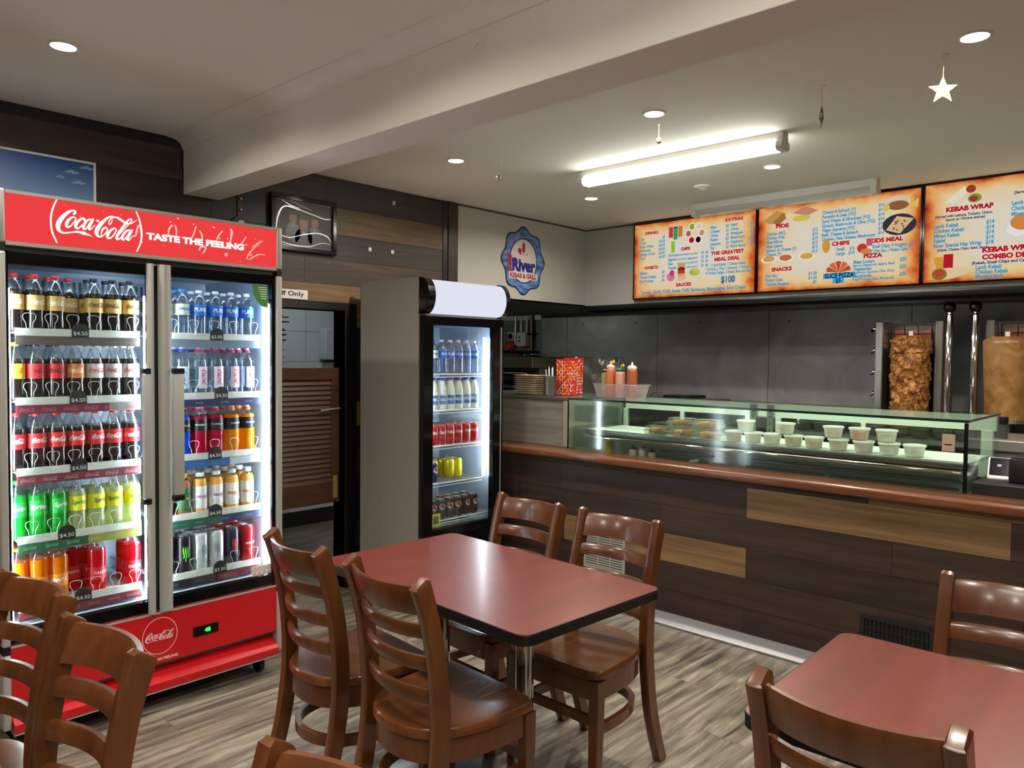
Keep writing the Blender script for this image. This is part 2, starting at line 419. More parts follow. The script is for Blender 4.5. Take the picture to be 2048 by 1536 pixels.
tag(mb.build('baseboard_left', M_alu, smooth=True), 'pale metal coved skirting beside the staff doorway', 'skirting', kind='structure')

# ---- room behind the staff door
M_tile = pm('wall_tile_white', (205, 214, 214), 0.25); M_grout = pm('grout', (96, 104, 106), 0.8)
wt = MB().box(-5.9, -5.756, 2.0, 5.2, 0, 2.3).build('wall_back_room', M_grout)
tag(wt, 'white tiled wall of the room behind the staff door', 'wall', kind='structure')
for i in range(-4, 4):
    for j in range(0, 9):
        y0 = 3.56 + .4 * i; z0 = .123 + .257 * j
        if z0 > 2.2: continue
        if 'tl' not in pm_cache: pm_cache['tl'] = MB().box(-.006, 0, -.198, .198, -.1265, .1265).mesh('tile', M_tile)
        obj('tile', pm_cache['tl'], wt, (-5.75, y0 + .2, z0 + .1285))
mb = MB().box(-5.9, XW - .12, 2.0 - .1, 2.0, 0, 2.3)
tag(mb.build('wall_room_side', M_white), 'white side wall inside the back room', 'wall', kind='structure')
mb = MB().box(-5.9, -4.55, 4.6, 4.7, 0, 2.3)
tag(mb.build('wall_room_end', M_white), 'white end wall inside the back room', 'wall', kind='structure')
mb = MB().box(-5.9, XW - .12, 1.9, 4.7, 2.3, 2.35)
tag(mb.build('ceiling', M_white), 'white ceiling of the room behind the staff door', 'ceiling', kind='structure')
mb = MB().box(-5.756, -5.745, 2.0, 4.6, 0, .12)
tag(mb.build('baseboard_room', pm('skirting_dark', (30, 32, 34), .5)), 'dark skirting below the white wall tiles in the back room', 'skirting', kind='structure')

# ---- kitchen shell
M_bulk = pm('bulkhead_panel', (182, 181, 175), 0.55)
mb = MB().box(XW - .1, XW, 3.69, YH + .1, 1.912, ZC2)
tag(mb.build('wall_bulkhead_left', M_bulk, bevel=.001), 'pale grey bulkhead wall panel carrying the wavy edged shop logo', 'wall', kind='structure')
mb = MB().box(XW, 3.2, YH, YH + .1, 1.905, ZC2)
tag(mb.build('wall_bulkhead_back', M_bulk, bevel=.001), 'pale grey bulkhead above the kitchen where the menu screens hang', 'wall', kind='structure')
M_dark = pm('trim_dark_line', (70, 66, 60), .6)  # for thin dark strips just below the ceiling
tag(MB().box(XW, XW + .006, 3.69, YH, ZC2 - .012, ZC2).build('trim_3', M_dark), 'thin dark strip at the top of the logo wall', 'trim', kind='structure')
tag(MB().box(XW, -3.5, YH - .006, YH, ZC2 - .012, ZC2).build('trim_4', M_dark), 'thin dark strip at the top left of the menu bulkhead', 'trim', kind='structure')
M_under = pm('hood_underside', (84, 88, 88), 0.5)
mb = MB().box(-6.6, XW - .001, 3.75, 6.3, 1.912, 1.96)
tag(mb.build('ceiling_alcove', M_under), 'low grey ceiling of the alcove left of the kitchen bulkhead', 'ceiling', kind='structure')
hood = empty('extractor_hood', (-1, YH, ZH), 'long dark steel extractor hood edge beneath the menu screens', 'hood')
P = Part(hood)
M_hood = pm('hood_dark_steel', (58, 58, 58), 0.28, 0.9)
P('front_rail', MB().box(XW - .02, 3.2, YH - .05, YH - .001, 1.868, 1.903), M_hood, bevel=.006, seg=2)
P('lower_rail', MB().box(XW - .02, 3.2, YH + .06, YH + .12, 1.83, 1.868), M_hood, bevel=.006, seg=2)
P('underside', MB().box(XW - .02, 3.2, YH - .02, YK - .002, 1.868, 1.90), M_under)
wk = empty('wall_back', (-1, YK, 0), 'brushed stainless steel splashback wall behind the kitchen bench', 'wall', kind='structure')
M_brush = bpy.data.materials.new('brushed_steel_wall'); M_brush.use_nodes = True
nt = M_brush.node_tree; b_ = nt.nodes['Principled BSDF']; b_.inputs['Metallic'].default_value = 0.3
b_.inputs['Base Color'].default_value = lin((172, 173, 172))
tc = nt.nodes.new('ShaderNodeTexCoord'); mp = nt.nodes.new('ShaderNodeMapping'); mp.inputs['Scale'].default_value = (1.2, 1, 9)
nz = nt.nodes.new('ShaderNodeTexNoise'); nz.inputs['Scale'].default_value = 2.5; nz.inputs['Detail'].default_value = 6
mr = nt.nodes.new('ShaderNodeMapRange'); mr.inputs['To Min'].default_value = .3; mr.inputs['To Max'].default_value = .5
nt.links.new(tc.outputs['Object'], mp.inputs[0]); nt.links.new(mp.outputs[0], nz.inputs['Vector']); nt.links.new(nz.outputs[0], mr.inputs[0]); nt.links.new(mr.outputs[0], b_.inputs['Roughness'])
n2 = nt.nodes.new('ShaderNodeTexNoise'); n2.inputs['Scale'].default_value = 2.2; n2.inputs['Detail'].default_value = 7; n2.inputs['Distortion'].default_value = 1.5
r2 = nt.nodes.new('ShaderNodeValToRGB'); r2.color_ramp.elements[0].position = .3; r2.color_ramp.elements[0].color = lin((138, 139, 138)); r2.color_ramp.elements[1].position = .72; r2.color_ramp.elements[1].color = lin((172, 172, 170))
nt.links.new(tc.outputs['Object'], n2.inputs['Vector']); nt.links.new(n2.outputs[0], r2.inputs[0]); nt.links.new(r2.outputs[0], b_.inputs['Base Color'])
P = Part(wk)
seams = [-5.28, -4.93, -3.85, -2.77, -1.68, -.5, .7, 1.9, 3.2]
for a_, c_ in zip(seams[:-1], seams[1:]):
    P('panel', MB().box(a_ + .0025, c_ - .0025, YK, YK + .02, 0, ZH), M_brush)
P('backing', MB().box(-5.3, 3.2, YK + .02, YK + .1, 0, 2.0), pm('backing_dark', (30, 30, 30), .7))
for sx_, sz_ in [(-4.72, 1.80), (-4.09, 1.80), (-3.42, 1.79), (-2.6, 1.78), (-1.3, 1.78)]:
    P('screw', MB().lathe([(.004, YK - .003), (.008, YK)], 8, (sx_, 0, sz_), 'y'), M_black)
M_alc = pm('alcove_wall', (120, 126, 126), .6)
mb = MB().box(-6.7, -5.28, YK + .05, YK + .15, 0, 1.96)
tag(mb.build('wall_alcove', M_alc), 'grey alcove wall carrying the switch boxes left of the steel splashback', 'wall', kind='structure')
tag(MB().box(-6.6, -5.30, YK + .03, YK + .05, 1.865, 1.912).build('trim_5', pm('alcove_white', (214, 216, 212), .6)), 'white painted strip above the grey alcove wall', 'trim', kind='structure')
tag(MB().box(-6.7, -6.6, 3.75, YK + .1, 0, 1.96).build('wall_alcove_side', M_alc), 'far side wall of the kitchen alcove', 'wall', kind='structure')
# walls out of view that close the shop
M_shop = pm('shop_wall_paint', (170, 162, 150), 0.7)
tag(MB().box(3.2, 3.3, -3.2, 6.3, 0, 2.7).build('wall_right', M_shop), 'plain pale shop wall opposite the drinks fridges', 'wall', kind='structure')
tag(MB().box(XW - .2, 3.3, -3.3, -3.2, 0, 2.7).build('wall_front', M_shop), 'plain pale street side shop wall', 'wall', kind='structure')

# ---- light fittings
M_dlrim = pm('downlight_rim', (225, 225, 220), .5)
M_dl = glow('downlight_lens', (255, 252, 244), 14.0)
def downlight(x, y, z, label):
    t = empty('downlight', (x, y, z), label, 'downlight', 'round recessed ceiling downlights')
    MB().lathe([(.041, -.001), (.052, -.001), (.052, -.004), (.043, -.006), (.041, -.003)], 28, cap=False).build('rim', M_dlrim, t, smooth=True)
    MB().lathe([(.0, -.0015), (.041, -.0015), (.041, -.003), (0, -.003)], 28, cap=False).build('lens', M_dl, t)
    ld = bpy.data.lights.new('downlight_lamp', 'AREA'); ld.shape = 'DISK'; ld.size = .08; ld.energy = DL_POWER; ld.color = (1.0, .89, .76); ld.spread = math.radians(160)
    lo = bpy.data.objects.new('lamp', ld); COL.objects.link(lo); lo.parent = t; lo.location = (0, 0, -.008)
for x_, y_, z_, l_ in [(-3.13, 2.88, ZC2, 'downlight in the kitchen side ceiling nearest the plank wall, next to the beam'),
                       (-1.87, 2.905, ZC2, 'downlight beside the lit fluorescent batten, above a hanging bauble'),
                       (-.636, 2.92, ZC2, 'downlight at the upper right, above the gold hanging star'),
                       (-3.17, 4.165, ZC2, 'downlight near the kitchen corner above the wavy shop logo'),
                       (-1.88, 4.135, ZC2, 'downlight between the lit batten and the unlit batten'),
                       (-.62, 4.15, ZC2, 'downlight above the till end of the counter'),
                       (.63, 2.92, ZC2, 'downlight over the counter beyond the gold star'),
                       (.63, 4.15, ZC2, 'downlight over the kitchen beyond the till'),
                       (-3.12, .93, ZC1, 'downlight in the front ceiling above the red drinks fridge'),
                       (-1.87, .93, ZC1, 'downlight in the front ceiling above the near chairs'),
                       (-.62, .93, ZC1, 'downlight in the front ceiling above the right table'),
                       (.63, .93, ZC1, 'downlight in the front ceiling over the right side of the room'),
                       (-3.12, -.6, ZC1, 'rear downlight nearest the plank wall'),
                       (-1.87, -.6, ZC1, 'rear downlight second from the plank wall'),
                       (-.62, -.6, ZC1, 'rear downlight third from the plank wall'),
                       (.63, -.6, ZC1, 'rear downlight fourth from the plank wall')]:
    downlight(x_, y_, z_, l_)

M_bat = pm('batten_white', (214, 210, 205), .5)
def batten(x0, x1, y, lit, label, zc=ZC2):
    t = empty('fluorescent_batten', ((x0 + x1) / 2, y, zc), label, 'ceiling light', 'fluorescent battens on the ceiling')
    h = (x1 - x0) / 2
    MB().box(-h, h, -.032, .032, -.05, 0).build('housing', M_bat, t, bevel=.004)
    sec = [(-.04, -.05), (-.042, -.07), (-.03, -.085), (.03, -.085), (.042, -.07), (.04, -.05)]
    mb = MB(); mb.prism(sec, lambda u, v, d: (d, u, v), -h + .03, h - .03)
    mb.build('diffuser', glow('batten_lit_%d' % (lit * 100), (250, 252, 240), TUBE_STRENGTH * lit, True) if lit else pm('batten_unlit', (188, 186, 178), .25, coat=.5), t)
    for s_ in (-1, 1):
        mb = MB(); mb.prism([(a * 1.08, b * 1.04) for a, b in sec] + [(.036, -.045), (-.036, -.045)], lambda u, v, d: (d, u, v), s_ * h - .032 if s_ > 0 else -h, h if s_ > 0 else -h + .032)
        mb.build('end_cap', M_bat, t)
batten(-2.77, -1.55, 3.55, 1, 'lit fluorescent batten glowing above the display counter')
batten(-1.2, .05, .25, 1.5, 'added unseen fluorescent batten brightening the beam and front ceiling', ZC1)  # added out of view to brighten the beam face and front ceiling
batten(-2.76, -1.53, 4.82, 0, 'unlit fluorescent batten hanging close to the menu screens')
# the back room has a lamp of its own
t = empty('room_lamp', (-5.0, 3.1, 2.3), 'round ceiling lamp of the room behind the staff door', 'ceiling light')
MB().lathe([(0, -.06), (.09, -.055), (.13, -.03), (.14, 0)], 24, cap=False).build('lamp_shade', glow('room_lamp_glass', (235, 245, 250), 22.0, True), t, smooth=True)
MB().lathe([(.14, -.004), (.155, -.004), (.155, 0), (.14, 0)], 24).build('rim', M_bat, t)
batten(-6.1, -4.9, 4.7, .4, 'added fluorescent batten, out of view, brightening the kitchen alcove', 1.912)  # added lamp, hidden from the camera, lifts the dark alcove

# ================================================================== COUNTER
YF = 3.62
ct = empty('counter', (-1, YF, 0), 'long service counter clad in dark planks with a few tan ones', 'counter')
P = Part(ct)
P('carcass', MB().box(-3.98, 2.6, YF + .008, YF + .09, 0, .85), M_wallback)
CS = (0.8, 14, 14)
C_dk = wood('counter_plank_dark', (36, 25, 20), (52, 37, 29), (68, 49, 38), stretch=CS, scale=2.0, rough=0.5, rnd=.14)
C_tn = wood('counter_plank_tan', (92, 70, 44), (118, 92, 58), (140, 112, 74), stretch=CS, scale=2.0, rough=0.5, rnd=.05)
crow = [(.815, .85, [(-3.98, -2.4, C_dk), (-2.4, -1.157, C_dk), (-1.157, .06, C_tn), (.06, 2.6, C_dk)]),
        (.66, .815, [(-3.98, -2.96, C_dk), (-2.96, -1.743, C_dk), (-1.743, -.603, C_tn), (-.603, .6, C_dk), (.6, 2.6, C_dk)]),
        (.505, .66, [(-3.98, -3.3, C_dk), (-3.3, -2.25, C_dk), (-2.25, -1.05, C_dk), (-1.05, .15, C_dk), (.15, 2.6, C_dk)]),
        (.35, .505, [(-3.98, -2.93, C_dk), (-2.93, -1.741, C_tn), (-1.741, -.55, C_dk), (-.55, .65, C_dk), (.65, 2.6, C_dk)]),
        (.197, .35, [(-3.98, -3.5, C_dk), (-3.5, -2.3, C_dk), (-2.3, -1.1, C_dk), (-1.1, .1, C_dk), (.1, 2.6, C_dk)]),
        (.03, .197, [(-3.98, -2.9, C_dk), (-2.9, -1.75, C_dk), (-1.75, -.55, C_dk), (-.55, .65, C_dk), (.65, 2.6, C_dk)])]
for z0, z1, segs in crow:
    for x0, x1, m in segs:
        MB().box(-(x1 - x0) / 2 + .0008, (x1 - x0) / 2 - .0008, 0, .008, -(z1 - z0) / 2 + .0008, (z1 - z0) / 2 - .0008).build('plank', m, ct).location = ((x0 + x1) / 2 + 1, 0, (z0 + z1) / 2)
mb = MB().prism([(0, 0), (-.022, 0), (-.022, .008), (-.012, .018), (-.006, .032), (-.004, .068), (0, .068)], lambda u, v, d: (d, YF + u, v), -3.3, 2.6)
tag(mb.build('baseboard_counter', M_alu, smooth=True), 'shiny metal coved skirting along the foot of the counter', 'skirting', kind='structure')
W_top = wood('counter_top_wood', (78, 43, 25), (110, 64, 38), (138, 86, 54), stretch=(.7, 10, 10), scale=1.8, rough=.28, coat=.4, rnd=.05)
mb = MB().box(-3.98, 2.6, YF - .06, YF + .14, .85, .895)
tag(mb.build('timber_ledge', W_top, bevel=.014, seg=3), 'polished reddish brown timber counter ledge in front of the glass case', 'ledge')

# vents in the counter front
def vent(x0, x1, z0, z1, nb, nc, m, mback, label, name):
    t = empty(name, ((x0 + x1) / 2, YF, z0), label, 'vent')
    P = Part(t)
    P('backing', MB().box(x0 + .004, x1 - .004, YF - .002, YF - .0005, z0 + .004, z1 - .004), mback)
    f = .014
    mb = MB().box(x0, x1, YF - .008, YF - .0005, z0, z0 + f).box(x0, x1, YF - .008, YF - .0005, z1 - f, z1).box(x0, x0 + f, YF - .008, YF - .0005, z0 + f, z1 - f).box(x1 - f, x1, YF - .008, YF - .0005, z0 + f, z1 - f)
    P('frame', mb, m)
    for k in range(nc - 1):
        xx = x0 + f + (x1 - x0 - 2 * f) * (k + 1) / nc
        P('divider', MB().box(xx - .004, xx + .004, YF - .007, YF - .001, z0 + f, z1 - f), m)
    for k in range(nb):
        zz = z0 + f + (z1 - z0 - 2 * f) * (k + .5) / nb; hh = (z1 - z0 - 2 * f) / nb * .3
        P('slat', MB().box(x0 + f, x1 - f, YF - .006, YF - .001, zz - hh, zz + hh), m)
vent(-2.77, -2.475, .215, .44, 14, 3, pm('vent_grey', (176, 176, 170), .45, .3), pm('vent_hole', (20, 20, 20), .8), 'pale grey louvred metal vent low on the counter front behind the dining chairs', 'louvre_vent')
t = empty('wall_vent', (-1.02, YF, .16), 'black plastic grid vent low on the counter front behind the right table', 'vent'); P = Part(t)
M_vb = pm('vent_black', (22, 25, 28), .4)
x0, x1, z0, z1 = -1.175, -.87, .155, .31
P('backing', MB().box(x0 + .004, x1 - .004, YF - .002, YF - .0005, z0 + .004, z1 - .004), pm('vent_hole', (20, 20, 20), .8))
f = .018
P('frame', MB().box(x0, x1, YF - .012, YF - .0005, z0, z0 + f).box(x0, x1, YF - .012, YF - .0005, z1 - f, z1).box(x0, x0 + f, YF - .012, YF - .0005, z0 + f, z1 - f).box(x1 - f, x1, YF - .012, YF - .0005, z0 + f, z1 - f), M_vb)
for k in range(15):
    xx = x0 + f + (x1 - x0 - 2 * f) * (k + .5) / 15
    P('bar', MB().box(xx - .0035, xx + .0035, YF - .01, YF - .001, z0 + f, z1 - f), M_vb)
for k in range(2):
    zz = z0 + f + (z1 - z0 - 2 * f) * (k + 1) / 3
    P('cross_bar', MB().box(x0 + f, x1 - f, YF - .009, YF - .002, zz - .003, zz + .003), M_vb)

# ---- grey laminate cabinet end left of the glass case
M_lam = wood('grey_laminate', (96, 92, 86), (116, 111, 104), (136, 131, 123), stretch=(.8, 14, 14), scale=2.2, rough=.45, rnd=.0)
t = empty('side_cabinet', (-3.4, 3.95, .895), 'grey wood grain laminate cabinet end left of the glass display case', 'cabinet'); P = Part(t)
P('front_panel', MB().box(-3.98, -3.06, 3.765, 3.785, .895, 1.195), M_lam)
P('body', MB().box(-3.98, -2.985, 3.785, 4.33, .60, 1.195), pm('cabinet_body', (140, 138, 132), .5))
P('corner_post', MB().box(-3.06, -2.985, 3.755, 3.785, .895, 1.195), pm('laminate_post', (150, 140, 122), .45), bevel=.003)
P('top', MB().box(-3.98, -2.985, 3.75, 4.35, 1.195, 1.213), pm('cabinet_top_steel', (128, 128, 124), .3, .85), bevel=.002)

# ---- glass display case
CX0, CX1, CY0, CY1, CZ0, CZ1 = -2.975, -.785, 3.70, 4.335, .90, 1.215
dc = empty('display_case', ((CX0 + CX1) / 2, (CY0 + CY1) / 2, CZ0), 'long glass topped food display case standing on the counter', 'display case'); P = Part(dc)
M_cglass = glassy('case_glass', (244, 251, 247), .014, .09)
M_cedge = pm('glass_edge_green', (14, 38, 32), .15)
M_cwhite = pm('case_white', (232, 244, 232), .45)
P('top_glass', MB().box(CX0, CX1, CY0, CY1, CZ1 - .008, CZ1), M_cglass)
P('front_glass', MB().box(CX0 + .006, CX1 - .006, CY0, CY0 + .006, CZ0, CZ1 - .009), M_cglass)
P('end_glass', MB().box(CX0, CX0 + .006, CY0 + .007, CY1, CZ0, CZ1 - .009), M_cglass)
P('end_glass', MB().box(CX1 - .006, CX1, CY0 + .007, CY1, CZ0, CZ1 - .009), M_cglass)
P('edge_strip', MB().box(CX0 - .002, CX1 + .002, CY0 - .003, CY0 - .0005, CZ1 - .011, CZ1 + .001), M_cedge)
P('edge_strip', MB().box(CX1 + .0005, CX1 + .003, CY0, CY1, CZ1 - .009, CZ1 + .001), M_cedge)
P('corner_joint', MB().box(CX1 - .014, CX1 + .002, CY0 - .003, CY0 - .0005, CZ0, CZ1 - .012), M_blackgloss)
P('corner_joint', MB().box(CX0 - .001, CX0 + .008, CY0 - .003, CY0 - .0005, CZ0, CZ1 - .012), M_blackgloss)
# raised shelf inside with pale top and steel nosing
SZ = 1.022
P('shelf_board', MB().box(CX0 + .09, CX1 - .01, CY0 + .085, CY1 - .17, SZ - .012, SZ), M_cwhite)
P('shelf_nosing', MB().box(CX0 + .09, CX1 - .01, CY0 + .06, CY0 + .085, SZ - .028, SZ + .002), M_steel, bevel=.006, seg=2)
P('shelf_tube', MB().tube([(CX0 + .09, CY0 + .065, SZ - .045), (CX1 - .03, CY0 + .065, SZ - .045)], .012, 12), M_chrome, smooth=True)
P('shelf_apron', MB().box(CX0 + .1, CX1 - .02, CY0 + .09, CY0 + .1, SZ - .045, SZ - .013), M_steel)
# rear sliding frame
M_post = pm('case_post_steel', (150, 152, 146), .3, .8)
P('rear_header', MB().box(CX0 + .02, CX1 - .007, CY1 - .035, CY1 - .008, 1.128, CZ1 - .01), M_cwhite)
P('rear_sill', MB().box(CX0 + .02, CX1 - .007, CY1 - .035, CY1 - .008, CZ0, 1.0), M_cwhite)
for xx, ww in [(-2.955, .03), (-2.52, .022), (-2.075, .03), (-1.885, .03), (-1.41, .022), (-.83, .05)]:
    P('rear_stile', MB().box(xx - ww / 2, xx + ww / 2, CY1 - .04, CY1 - .006, 1.0, 1.128), M_cwhite)
for xx in (-2.03, -1.925):
    p_ = P('slotted_post', MB().box(xx - .018, xx + .018, CY1 - .06, CY1 - .042, .91, 1.20), M_post)
    for zz in (1.05, 1.09, 1.13, 1.165):
        sub(MB().box(xx - .003, xx + .003, CY1 - .0615, CY1 - .0605, zz - .007, zz + .007), dc, 'slot', M_black, p_)
for xa, xb in [(-2.94, -2.531), (-2.509, -2.09), (-1.87, -1.421), (-1.399, -.855)]:
    P('sliding_pane', MB().box(xa, xb, CY1 - .024, CY1 - .02, 1.0, 1.128), glassy('case_pane', (170, 176, 172), .08))
# lower deck: steel ribs and trays under the shelf
P('deck_back', MB().box(CX0 + .02, CX1 - .02, CY0 + .30, CY0 + .305, .806, .99), pm('deck_panel', (188, 194, 188), .4, .2))
P('deck', MB().box(CX0 + .01, CX1 - .01, CY0 + .065, CY1 - .04, .80, .806), pm('deck_steel', (176, 182, 176), .35, .3))
for k, (xa, xb) in enumerate([(-2.45, -2.1), (-1.87, -1.45), (-1.42, -.85)]):
    for j in range(2):
        P('deck_rail', MB().box(xa, xb, CY0 + .16 + .07 * j, CY0 + .18 + .07 * j, CZ0 - .02 + .026 * j, CZ0 - .006 + .026 * j), M_steel, bevel=.003)
# pink notice on the front glass, inside
n_ = P('notice', MB().box(-.885, -.835, CY0 + .007, CY0 + .008, 1.075, 1.150), pm('pink_notice', (226, 176, 168), .7))
sub(MB().box(-.876, -.846, CY0 + .0062, CY0 + .0068, 1.102, 1.107), dc, 'bar_print', M_black, n_)

# ---- food in the case
M_tub = glassy('tub_plastic', (250, 250, 246), .08, .15, .34, (250, 250, 246))
M_lid = glassy('lid_plastic', (250, 250, 248), .1, .2, .8, (250, 252, 250))
DIPS = {'cream': (226, 210, 176), 'pink': (214, 182, 176), 'orange': (214, 138, 88), 'pale': (224, 218, 204), 'beige': (206, 182, 150)}
tubm = {}
TUBP = [(.036, .001), (.038, .003), (.045, .044), (.0465, .05)]
TUB_BODY = MB().lathe(TUBP, 22, cap=False).lathe([(0, .001), (.036, .001)], 22, cap=False).mesh('tub_body', M_tub, smooth=True)
TUB_LID = MB().lathe([(0, .0515), (.044, .0515), (.0445, .0495), (.0495, .0495), (.0505, .053), (.049, .0575), (.046, .0575), (.044, .0545), (0, .0545)], 22, cap=False).mesh('tub_lid', M_lid, smooth=True)
def tub(x, y, z, dip, label):
    t = empty('dip_tub', (x, y, z), label, 'food tub', 'round lidded plastic dip tubs in the display case')
    obj('tub_body', TUB_BODY, t); obj('lid', TUB_LID, t)
    if dip not in tubm: tubm[dip] = MB().lathe([(0, .0025), (.0345, .0025), (.0405, .037), (.02, .038), (0, .037)], 20, cap=False).mesh('dip', pm('dip_' + dip, DIPS[dip], .5), smooth=True)
    obj('dip', tubm[dip], t)
TY = CY0 + .14
tubs = [(-1.93, TY, 0, 'pink', 'leftmost dip tub on the shelf, pinkish, half hidden behind a raised tub'),
        (-1.875, TY + .02, 1, 'cream', 'cream dip tub raised on top of the left pair of tubs'),
        (-1.82, TY, 0, 'cream', 'cream dip tub under the left raised tub, its right supporter'),
        (-1.715, TY, 0, 'pale', 'pale dip tub in the bottom row, left supporter of the white raised tub'),
        (-1.655, TY + .02, 1, 'pale', 'white looking dip tub raised second from the left'),
        (-1.60, TY, 0, 'beige', 'beige dip tub in the bottom row right of the white raised tub'),
        (-1.495, TY, 0, 'beige', 'beige dip tub in the bottom row left of the tall middle tubs'),
        (-1.41, TY + .02, 1, 'cream', 'cream dip tub raised third from the left'),
        (-1.375, TY, 0, 'beige', 'beige dip tub in the bottom row beneath the middle raised tubs'),
        (-1.285, TY + .02, 1, 'orange', 'orange dip tub raised beside the cream one'),
        (-1.255, TY, 0, 'pink', 'pinkish dip tub in the bottom row under the orange tub'),
        (-1.16, TY + .02, 1, 'pale', 'rightmost raised dip tub, pale with a wide lid'),
        (-1.14, TY, 0, 'pale', 'pale dip tub beneath the rightmost raised tub'),
        (-1.03, TY, 0, 'pale', 'rightmost dip tub standing alone at the end of the shelf')]
for x_, y_, up, d_, l_ in tubs: tub(x_, y_ if not up else y_ + .006, SZ + .0005 + (.0585 if up else 0), d_, l_)

M_clam = glassy('clamshell_plastic', (248, 250, 248), .1, .08, .1, (240, 240, 235))
M_pastry = wood('pastry_golden', (150, 100, 48), (206, 158, 92), (236, 206, 150), stretch=(6, 6, 6), scale=8, rough=.5, rnd=.15, bump=.3)
M_pastry2 = wood('pastry_brown', (110, 64, 32), (160, 104, 58), (196, 142, 86), stretch=(6, 6, 6), scale=8, rough=.5, rnd=.15, bump=.3)
cl = MB()
secb = [(-.075, -.05), (.075, -.05), (.075, .05), (-.075, .05)]
def frustum(mb, z0, z1, s0, s1):
    V = [(a * s0, b * s0, z0) for a, b in secb] + [(a * s1, b * s1, z1) for a, b in secb]
    mb.add(V, [(0, 1, 2, 3), (4, 5, 6, 7), (0, 1, 5, 4), (1, 2, 6, 5), (2, 3, 7, 6), (3, 0, 4, 7)])
frustum(cl, .001, .022, .92, 1.0); CL_BASE = cl.mesh('pack_base', M_clam)
cl = MB(); frustum(cl, .0225, .0245, 1.06, 1.06); frustum(cl, .025, .05, 1.0, .88); CL_LID = cl.mesh('pack_lid', M_clam)
PST = []
for m_ in (M_pastry, M_pastry2):
    mb = MB()
    mb.box(-.022, .022, -.038, .038, .0, .034)
    PST.append(mb.mesh('pastry', m_, bevel=.008, seg=2))
def pack(x, y, z, label, rz=0.0):
    t = empty('pastry_pack', (x, y, z), label, 'pastry pack', 'clear packs of baked pastry in the display case', rz)
    obj('pack_base', CL_BASE, t); obj('pack_lid', CL_LID, t)
    for k in (-1, 1): obj('pastry', PST[0 if k < 0 else 1], t, (k * .028, 0, .0035))
packs = [(-2.40, TY, 0, 'leftmost clear pack of golden pastry on the display shelf'), (-2.235, TY, 0, 'second clear pastry pack from the left in the bottom row'),
         (-2.07, TY, 0, 'rightmost pastry pack in the bottom row beside the dip tubs'), (-2.32, TY + .11, 0, 'rear row pastry pack, left of the two behind'), (-2.155, TY + .11, 0, 'rear row pastry pack, right of the two behind'),
         (-2.28, TY + .055, 1, 'left pastry pack stacked on top of the bottom rows'), (-2.11, TY + .055, 1, 'right pastry pack stacked on top of the bottom rows')]
for x_, y_, up, l_ in packs: pack(x_, y_, SZ + .0005 + (.0505 if up else 0), l_, random.uniform(-.05, .05))

# squeeze bottles
def squeeze(x, y, z, h, r, body, cap, label, group, tip=None, content=None):
    t = empty('sauce_bottle', (x, y, z), label, 'sauce bottle', group)
    MB().lathe([(0, 0), (r * .94, 0), (r, .005), (r, h * .72), (r * .97, h * .76), (r * .8, h * .8)], 18, cap=False).build('bottle_body', body, t, smooth=True)
    c_ = MB().lathe([(r * .84, h * .79), (r * .9, h * .8), (r * .9, h * .86), (r * .55, h * .89), (r * .22, h * .91), (r * .12, h)], 18).build('cap', cap, t, smooth=True)
    if tip: MB().tube([(0, 0, h * .9), (.012, 0, h * .99), (.022, 0, h * 1.02), (.024, 0, h * .95)], r * .16, 6).build('tip_cover', tip, c_)
M_yel = pm('yellow_plastic', (226, 198, 24), .4); M_red = pm('red_plastic', (182, 20, 28), .4); M_wht = pm('white_plastic', (224, 222, 212), .45)
M_dcap = pm('dark_cap', (28, 26, 24), .4); M_gcap = pm('green_cap', (16, 70, 52), .4)
G_ = 'squeeze bottles on the lower deck of the display case'
DZ_ = .8065
squeeze(-2.80, CY0 + .20, DZ_, .155, .024, M_yel, M_yel, 'yellow squeeze bottle on the lower deck of the glass case', G_)
squeeze(-2.60, CY0 + .17, DZ_, .135, .025, M_wht, M_red, 'squat red capped sauce bottle on the lower deck', G_)
squeeze(-2.53, CY0 + .16, DZ_, .13, .022, M_wht, M_wht, 'white sauce bottle with a red tip on the lower deck', G_, tip=M_red)
squeeze(-2.46, CY0 + .16, DZ_, .13, .023, pm('cream_plastic', (206, 200, 176), .5), M_dcap, 'cream sauce bottle with a black cap on the lower deck', G_)
t = empty('drip_tray', (-2.24, CY0 + .13, .83), 'steel tray with cutlery on the lower deck below the pastry packs', 'tray')
mb = MB().box(-.08, .1, -.03, .1, 0, .002).box(-.08, .1, -.03, -.028, .002, .05).box(-.08, .1, .098, .1, .002, .05).box(-.08, -.078, -.028, .098, .002, .05).box(.098, .1, -.028, .098, .002, .05)
mb.build('tray', glassy('tray_clear', (210, 225, 220), .1, .1, .15, (210, 215, 190)), t)
mb = MB(); mb.tube([(.02, .02, .012), (.04, .02, .05), (.09, .03, .062)], .008, 8); mb.build('scoop_handle', M_wht, t, smooth=True)

